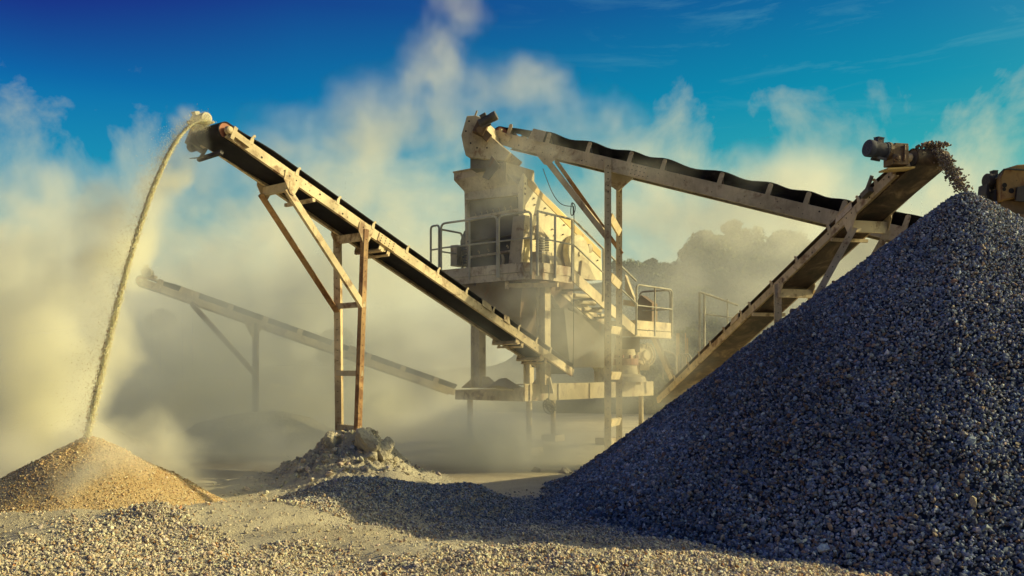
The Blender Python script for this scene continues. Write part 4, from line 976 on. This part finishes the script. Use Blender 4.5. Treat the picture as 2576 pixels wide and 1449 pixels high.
def leafmat(name, stops):
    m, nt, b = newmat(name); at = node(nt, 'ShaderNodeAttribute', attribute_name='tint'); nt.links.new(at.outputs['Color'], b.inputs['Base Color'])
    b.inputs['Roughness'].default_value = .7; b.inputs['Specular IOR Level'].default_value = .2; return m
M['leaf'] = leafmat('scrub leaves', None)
m, nt, b = newmat('bark'); M['bark'] = m
tc = node(nt, 'ShaderNodeTexCoord').outputs['Object']; nt.links.new(ramp(nt, noise(nt, tc, 9, 6, .7), [(.3, (.05, .04, .028)), (.7, (.16, .13, .09))]), b.inputs['Base Color'])
def tree_data(seed, h, wdt, n):
    r = np.random.default_rng(seed); b = MB(); rr = random.Random(seed)
    b.tube([V(0, 0, -.3), V(.05, 0, h*.25), V(-.05, .05, h*.55), V(.05, 0, h*.8)], [h*.035, h*.028, h*.018, h*.006], 7)
    lobes = []
    for i in range(9):
        t = rr.uniform(0, 6.28); z_ = h*rr.uniform(.32, .88); k = wdt*rr.uniform(.25, .75)*(1-.35*z_/h); tip = V(math.cos(t)*k, math.sin(t)*k, z_+h*.06)
        b.tube([V(0, 0, z_*.7), V(tip.x*.5, tip.y*.5, z_*.86), tip], [h*.012, h*.009, h*.004], 5); lobes.append((tip, wdt*rr.uniform(.28, .5)))
    lobes.append((V(0, 0, h*.9), wdt*.35))
    pts, tt = [], []
    for (c, R) in lobes:
        k = n//len(lobes); v = r.normal(size=(k, 3)); v /= np.linalg.norm(v, axis=1, keepdims=True); v *= (r.random((k, 1))**.45)*R*np.array([1, 1, .85])
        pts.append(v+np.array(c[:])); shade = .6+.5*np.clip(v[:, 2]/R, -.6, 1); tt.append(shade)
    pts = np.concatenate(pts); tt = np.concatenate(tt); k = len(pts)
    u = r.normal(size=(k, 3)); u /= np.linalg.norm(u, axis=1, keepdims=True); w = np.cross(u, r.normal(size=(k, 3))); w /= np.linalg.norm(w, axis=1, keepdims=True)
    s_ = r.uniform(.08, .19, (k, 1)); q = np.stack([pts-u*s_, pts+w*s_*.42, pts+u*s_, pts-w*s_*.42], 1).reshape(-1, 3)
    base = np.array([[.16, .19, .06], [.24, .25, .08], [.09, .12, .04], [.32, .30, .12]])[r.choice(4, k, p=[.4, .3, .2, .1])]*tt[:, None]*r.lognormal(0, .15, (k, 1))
    return b, q, np.arange(k*4).reshape(-1, 4), np.repeat(base, 4, axis=0)
kinds = [('bushy rounded tree', 3.6, 1.9, 3600, 1), ('tall slender tree', 4.8, 1.4, 3200, 2), ('low spreading shrub', 2.0, 1.7, 2600, 3)]
protos = []
for nm, h, wd, n_, sd in kinds:
    b, q, f_, c_ = tree_data(sd, h, wd, n_)
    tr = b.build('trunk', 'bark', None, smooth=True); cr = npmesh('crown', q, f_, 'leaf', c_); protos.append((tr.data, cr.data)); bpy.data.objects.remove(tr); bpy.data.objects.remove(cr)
tr_rng = random.Random(12)
spots = []
for i in range(27): x_ = 1585+i*17+tr_rng.uniform(-8, 8); spots.append((x_, tr_rng.uniform(45, 49), [0, 0, 2, 1, 0, 0][i % 6]))
for i in range(27): spots.append((1580+i*16+tr_rng.uniform(-12, 12), tr_rng.uniform(38, 44), [0, 2, 0][i % 3]))
for i in range(18): spots.append((1575+i*20+tr_rng.uniform(-12, 12), tr_rng.uniform(32.5, 37), [2, 2, 0][i % 3]))
for i in range(12): spots.append((300+i*50+tr_rng.uniform(-20, 20), tr_rng.uniform(33, 38), [0, 2, 1][i % 3]))
for i, (x_, Y_, k) in enumerate(spots):
    p = P(x_, 900, Y_); p.z = float(hhill(p.x, p.y))-.1; left = x_ < 1200; row = 'crest' if Y_ >= 45 else ('middle slope' if Y_ >= 38 else 'foot')
    lab = f'{kinds[k][0]} in the haze behind the far conveyor' if left else f'{kinds[k][0]} on the {row} of the hazy hillside'
    root = thing('shrub' if k == 2 else 'tree', p, lab, 'shrub' if k == 2 else 'tree', ('hazy trees behind the far conveyor' if left else 'trees and shrubs on the hazy hillside')+f' {kinds[k][0]} '+('' if left else row))
    root.rotation_euler.z = tr_rng.uniform(0, 6.28); sc = tr_rng.uniform(.5, .85); root.scale = (sc, sc, sc*tr_rng.uniform(.9, 1.1))
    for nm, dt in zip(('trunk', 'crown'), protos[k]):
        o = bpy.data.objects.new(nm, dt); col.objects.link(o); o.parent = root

# ------------------------------------------------------------------ dust in the air: real volumes grown from fields of blobs
def dustmat(name, colr, g=.0, dens=1.0):
    m = bpy.data.materials.new(name); m.use_nodes = True; nt = m.node_tree; nt.nodes.clear()
    out = nt.nodes.new('ShaderNodeOutputMaterial'); v = nt.nodes.new('ShaderNodeVolumePrincipled')
    v.inputs['Color'].default_value = (*colr, 1); v.inputs['Density'].default_value = dens; v.inputs['Anisotropy'].default_value = g
    v.inputs['Density Attribute'].default_value = 'density'
    nt.links.new(v.outputs[0], out.inputs['Volume']); return m
def dust(name, label, lo, hi, vox, blobs, mat, amp=1.0, nscale=.55, strength=1.0, seed=0.0, detail=5, rough=.55, power=1.0):
    """blobs: (centre, radii, weight); density = clamp(sum of soft blobs - ragged noise)"""
    lo, hi = Vector(lo), Vector(hi)
    ng = bpy.data.node_groups.new(name, 'GeometryNodeTree')
    ng.interface.new_socket('Geometry', in_out='OUTPUT', socket_type='NodeSocketGeometry')
    N = ng.nodes.new; Lk = ng.links.new
    def vm(op, a, b=None):
        n = N('ShaderNodeVectorMath'); n.operation = op
        for s, v in zip(n.inputs, (a, b)):
            if v is None: continue
            if isinstance(v, (tuple, list, Vector)): s.default_value = tuple(v)
            else: Lk(v, s)
        return n
    def mm(op, a, b=None, c=None, clamp=False):
        n = N('ShaderNodeMath'); n.operation = op; n.use_clamp = clamp
        for s, v in zip(n.inputs, (a, b, c)):
            if v is None: continue
            if isinstance(v, (int, float)): s.default_value = v
            else: Lk(v, s)
        return n.outputs[0]
    pos = N('GeometryNodeInputPosition').outputs[0]
    off = vm('ADD', pos, (seed*7.3, seed*3.1, seed*5.7)).outputs[0]
    wn = N('ShaderNodeTexNoise'); wn.inputs['Scale'].default_value = nscale*.8; wn.inputs['Detail'].default_value = 3; Lk(off, wn.inputs['Vector'])
    wsub = vm('SUBTRACT', wn.outputs['Color'], (.5, .5, .5)).outputs[0]
    wsc = vm('MULTIPLY', wsub, (1.5, 1.5, 1.5)).outputs[0]
    p2 = vm('ADD', pos, wsc).outputs[0]
    tot = None
    for c, r, wgt in blobs:
        q = vm('DIVIDE', vm('SUBTRACT', p2, c).outputs[0], r).outputs[0]
        l2 = vm('DOT_PRODUCT', q, q).outputs['Value']
        f = mm('MAXIMUM', mm('SUBTRACT', 1.0, l2), 0.0); f = mm('MULTIPLY', f, wgt)
        tot = f if tot is None else mm('ADD', tot, f)
    no = N('ShaderNodeTexNoise'); no.inputs['Scale'].default_value = nscale; no.inputs['Detail'].default_value = detail; no.inputs['Roughness'].default_value = rough; no.inputs['Distortion'].default_value = .3
    Lk(vm('ADD', off, wsc).outputs[0], no.inputs['Vector'])
    k = mm('MULTIPLY_ADD', no.outputs['Fac'], 2.0*amp, -1.0*amp)          # -amp..amp
    ragged = mm('ADD', tot, mm('MULTIPLY', k, mm('MULTIPLY', tot, 2.2, clamp=True)))
    d = mm('MAXIMUM', mm('SUBTRACT', ragged, .06), 0.0)
    d = mm('MULTIPLY', mm('MINIMUM', mm('POWER', d, power), 4.0), strength)
    vc = N('GeometryNodeVolumeCube'); Lk(d, vc.inputs['Density']); vc.inputs['Background'].default_value = 0
    vc.inputs['Min'].default_value = tuple(lo); vc.inputs['Max'].default_value = tuple(hi)
    for ax, nm in zip(range(3), ('Resolution X', 'Resolution Y', 'Resolution Z')): vc.inputs[nm].default_value = max(4, int((hi[ax]-lo[ax])/vox))
    sm = N('GeometryNodeSetMaterial'); sm.inputs['Material'].default_value = mat; Lk(vc.outputs[0], sm.inputs[0])
    go = N('NodeGroupOutput'); Lk(sm.outputs[0], go.inputs[0])
    me = bpy.data.meshes.new(name); me.materials.append(mat)
    o = bpy.data.objects.new(name, me); col.objects.link(o)
    md = o.modifiers.new('dust field', 'NODES'); md.node_group = ng
    return tag(o, label, 'dust', kind='stuff')
DM = dustmat('airborne dust', (.998, .998, .91)); DMY = dustmat('airborne sand dust', (.998, .984, .86))
def bl(x, y, Y, rx, ry, rz, w): return (P(x, y, Y), (rx, ry, rz), w)
dust('dust_plume', 'cream dust plume hanging around and left of the falling sand stream', (-9.5, 9.3, -.1), (-2.2, 14.8, 6.2), .07, [
    bl(468, 362, 11.6, .14, .2, .24, 1.3), bl(424, 430, 11.5, .22, .3, .45, 1.9), bl(385, 480, 11.5, .34, .3, .5, 1.5), bl(305, 610, 11.5, .5, .4, .75, 1.5), bl(255, 560, 11.9, .6, .5, .7, .7), bl(372, 540, 11.35, .30, .3, .55, 1.9), bl(318, 650, 11.3, .40, .4, .70, 1.9), bl(268, 770, 11.2, .42, .4, .70, 1.9), bl(222, 900, 11.2, .46, .45, .75, 1.9), bl(200, 1010, 11.0, .42, .45, .6, 1.1),
    bl(130, 930, 11.9, .85, .8, 1.1, .7), bl(100, 830, 12.4, 1.3, 1.0, 1.6, .55), bl(10, 700, 12.8, 1.4, 1.2, 1.7, .45), bl(50, 1000, 12.2, 1.4, 1.0, 1.2, .75), bl(120, 1130, 11.9, 1.2, .8, .7, .75),
    bl(30, 1220, 10.6, .9, .6, .45, .6), bl(335, 1130, 11.4, .80, .6, .50, .75), bl(450, 1190, 11.7, .75, .6, .40, .65), bl(560, 1230, 12.0, .8, .7, .28, .5),
    bl(228, 1092, 10.5, .40, .38, .28, 1.0), bl(130, 1245, 9.7, 1.0, .32, .32, .75), bl(330, 1195, 9.8, .5, .32, .34, .7)],
    DMY, 2.0, 1.3, 1.5, 1.1, 7, .62)
dust('dust_cloud', 'broad billowing dust cloud around and behind the screening plant', (-15.5, 13.4, -.2), (8.5, 33, 11.5), .125, [
    (V(-10.5, 23, .8), (6.5, 10, 3.0), .46), (V(-6.5, 23, .8), (5.5, 10, 3.0), .40), (V(-2.5, 23, .8), (4.0, 9.5, 3.0), .34), (V(-7, 22, 3.0), (6, 8, 2.2), .25), bl(480, 860, 17.3, 4.6, 2.0, 2.2, .62), bl(1420, 790, 16.2, 1.5, .5, 1.1, .8), bl(1610, 880, 16.6, 1.1, .6, .9, .65), bl(1180, 860, 16.6, 1.3, .6, 1.0, .6), bl(1300, 500, 16.3, 1.3, .45, .9, .5), bl(1900, 760, 20, 3.0, 2.0, 1.6, .25), bl(1330, 720, 15.9, 2.1, 1.0, 2.5, .42), bl(1640, 780, 16.2, 1.6, .8, 1.6, .40), bl(1050, 960, 17.6, 2.2, 1.6, 1.4, .36),
    bl(500, 1180, 16, 5, 2.4, .9, .8), bl(1000, 1150, 15.5, 3.5, 1.6, .9, .9), bl(1290, 1120, 15.2, 2.2, 1.4, 1.0, 3.0), bl(1490, 1090, 15.9, 1.4, 1.3, .8, .8), bl(1405, 895, 15.5, .8, .5, .6, 1.5), bl(1150, 1130, 15.5, 1.6, 1.2, .7, 1.4), bl(1600, 1000, 15.8, 1.0, 1.2, .9, .8),
    bl(1440, 860, 17.0, 1.3, .5, 1.1, 1.0), bl(1400, 985, 16.3, 2.2, .6, .6, 1.2), bl(1640, 900, 18.6, 1.6, 1, 1.2, .9), bl(650, 1080, 17.3, 3.0, 1.5, 1.0, .9), bl(1250, 560, 16.5, 1.0, .45, 1.3, .36), bl(1330, 410, 17, .9, .5, .7, .75), bl(1430, 385, 17, .8, .45, .45, .7), bl(1400, 640, 16.2, .9, .4, .7, .35),
    bl(1750, 520, 23, 4.5, 2.5, 1.5, .55), bl(2050, 500, 23, 3.5, 2.5, 1.7, .55), bl(2350, 520, 22, 2.5, 2, 1.5, .4),
    bl(1800, 500, 15.7, 1.6, .5, .6, .5), bl(1640, 440, 16.3, .8, .4, .4, .45), bl(1960, 560, 15.2, .8, .4, .4, .45),
    bl(150, 600, 24, 4, 2.5, 2.2, .55), bl(560, 500, 24, 3.5, 2.5, 2.0, .5), bl(800, 400, 23, 2.5, 2, 1.6, .52), bl(1000, 330, 22, 2, 2, 1.8, .62), bl(1120, 200, 22, 1.3, 1.4, 1.6, .55), bl(1150, 50, 22, 1.0, 1.1, 1.3, .48),
    bl(1320, 250, 22, 1.6, 1.4, 1.3, .55), bl(1500, 340, 22, 1.8, 1.4, 1.2, .42), bl(1000, 600, 22, 3, 2.5, 2, .7), bl(700, 720, 22, 4, 3, 2, .7)],
    DM, 2.8, .8, .44, 1.3, 9, .66)
dust('dust_haze', 'thin far dust haze over the hillside and horizon', (-40, 27.5, -.5), (40, 46, 17), .55, [
    ((-18, 36, .5), (26, 9, 5.0), .55), ((4, 36, 2.5), (15, 8.5, 5.5), .45), ((16, 37, 4.5), (13, 9, 6.5), .82), ((30, 37, 4), (14, 9, 7), .5)],
    DM, .9, .2, .15, 1.2, 5)

# ------------------------------------------------------------------ sun, sky, camera
SAZ, SEL = math.radians(5.5), math.radians(23.2)        # sun stands right of the view, slightly behind the plant
sdir = V(math.cos(SEL)*math.cos(SAZ), math.cos(SEL)*math.sin(SAZ), math.sin(SEL))
L = bpy.data.lights.new('sun', 'SUN'); L.energy = 5.0; L.angle = math.radians(.5); L.color = (1.0, .865, .46)
lo = bpy.data.objects.new('sun', L); col.objects.link(lo); lo.rotation_euler = sdir.to_track_quat('Z', 'Y').to_euler()

wd = bpy.data.worlds.new('World'); scene.world = wd; wd.use_nodes = True; nt = wd.node_tree; nt.nodes.clear()
out = nt.nodes.new('ShaderNodeOutputWorld'); bg = nt.nodes.new('ShaderNodeBackground'); nt.links.new(bg.outputs[0], out.inputs[0])
tcw = node(nt, 'ShaderNodeTexCoord').outputs['Generated']
sky = node(nt, 'ShaderNodeTexSky', sky_type='NISHITA', sun_disc=False, sun_elevation=SEL, sun_rotation=math.radians(90)-SAZ, air_density=1.0, dust_density=.6, ozone_density=3.0)
sx = node(nt, 'ShaderNodeSeparateXYZ'); nt.links.new(tcw, sx.inputs[0])
X_, Y_, Z_ = sx.outputs
skyc = mix(nt, 1.0, sky.outputs[0], (.055, .075, .085), 'MULTIPLY')          # strength and tint of the physical sky
left = ramp(nt, Z_, [(0, (.55, .56, .34)), (.12, (.16, .42, .42)), (.21, (.004, .27, .46)), (.29, (.000, .135, .41)), (.38, (.008, .010, .23)), (1, (.004, .014, .12))])
right = ramp(nt, Z_, [(0, (.60, .60, .38)), (.12, (.24, .50, .42)), (.21, (.03, .42, .42)), (.29, (.000, .30, .42)), (.38, (.000, .17, .38)), (1, (.004, .02, .14))])
xf = mth(nt, 'MULTIPLY_ADD', X_, 1.0, .50, clamp=True)
grad = mix(nt, xf, left, right)
front = mth(nt, 'MULTIPLY_ADD', Y_, 1.5, .02, clamp=True)
grad = mix(nt, front, (.010, .074, .225), grad)                            # unseen sky behind the viewer, set deep blue to tint the shade
base = mix(nt, .95, skyc, grad)
# thin dusty cloud low in the sky ahead
nz = node(nt, 'ShaderNodeTexNoise', inp={'Scale': 7.0, 'Detail': 9, 'Roughness': .55, 'Distortion': .35}); nt.links.new(tcw, nz.inputs['Vector'])
cm = mth(nt, 'MULTIPLY_ADD', nz.outputs['Fac'], 3.4, mth(nt, 'MULTIPLY_ADD', Z_, -5.4, -.36), clamp=True)
cm = mth(nt, 'MULTIPLY', mth(nt, 'MULTIPLY', cm, front), .92)
base = mix(nt, cm, base, (.80, .76, .44))
# high thin streaks
mp_ = node(nt, 'ShaderNodeMapping', inp={'Scale': (2.2, 2.2, 13.0), 'Rotation': (0, .25, 0)}); nt.links.new(tcw, mp_.inputs[0])
st_ = bw(nt, noise(nt, mp_.outputs[0], 2.6, 9, .66, .8), .52, .80)
st_ = mth(nt, 'MULTIPLY', mth(nt, 'MULTIPLY', st_, mth(nt, 'MULTIPLY_ADD', X_, 2.2, .25, clamp=True)), mth(nt, 'MULTIPLY', front, mth(nt, 'MULTIPLY_ADD', Z_, 3.2, -.35, clamp=True)))
base = mix(nt, mth(nt, 'MULTIPLY', st_, .45), base, (.20, .52, .56))
crn = mth(nt, 'MULTIPLY', mth(nt, 'MULTIPLY_ADD', X_, -4.5, -1.0, clamp=True), mth(nt, 'MULTIPLY_ADD', Z_, 7.0, -1.9, clamp=True))
base = mix(nt, mth(nt, 'MULTIPLY', crn, .9), base, (.012, .008, .20))
# dusty aureole added around the sun, outside the frame, to brighten the dust
dt = node(nt, 'ShaderNodeVectorMath', operation='DOT_PRODUCT'); nt.links.new(tcw, dt.inputs[0]); dt.inputs[1].default_value = tuple(sdir)
au = mth(nt, 'POWER', mth(nt, 'MAXIMUM', dt.outputs['Value'], 0.0), 13.0)
base = mix(nt, au, base, (4.8, 4.5, 2.3), 'MIX')
# horizon glow added out of frame on the sun's side, lights the dust
hz_ = mth(nt, 'MULTIPLY', mth(nt, 'MULTIPLY_ADD', X_, 4.0, -2.35, clamp=True), mth(nt, 'MULTIPLY_ADD', mth(nt, 'ABSOLUTE', Z_), -2.6, 1.0, clamp=True))
base = mix(nt, hz_, base, (3.0, 2.85, 1.55))
nt.links.new(base, bg.inputs['Color']); bg.inputs['Strength'].default_value = 1.0

cam = bpy.data.cameras.new('camera'); co = bpy.data.objects.new('camera', cam); col.objects.link(co)
co.location = (0, 0, CAMH); co.rotation_euler = (math.radians(90), 0, 0)
cam.sensor_width = 36; cam.lens = 36*F/2576; cam.shift_y = (HY-724.5)/2576; cam.clip_start = .1; cam.clip_end = 2000
scene.camera = co
scene.view_settings.view_transform = 'Standard'; scene.view_settings.look = 'None'; scene.view_settings.exposure = 0; scene.view_settings.gamma = 1
scene.render.engine = 'CYCLES'
cy = scene.cycles; cy.use_denoising = True; cy.denoiser = 'OPENIMAGEDENOISE'; cy.max_bounces = 16; cy.diffuse_bounces = 3; cy.glossy_bounces = 2; cy.volume_bounces = 16; cy.transparent_max_bounces = 8
cy.use_adaptive_sampling = True; cy.adaptive_threshold = .02
cy.volume_step_rate = 1.5; cy.volume_max_steps = 256
cy.caustics_reflective = False; cy.caustics_refractive = False
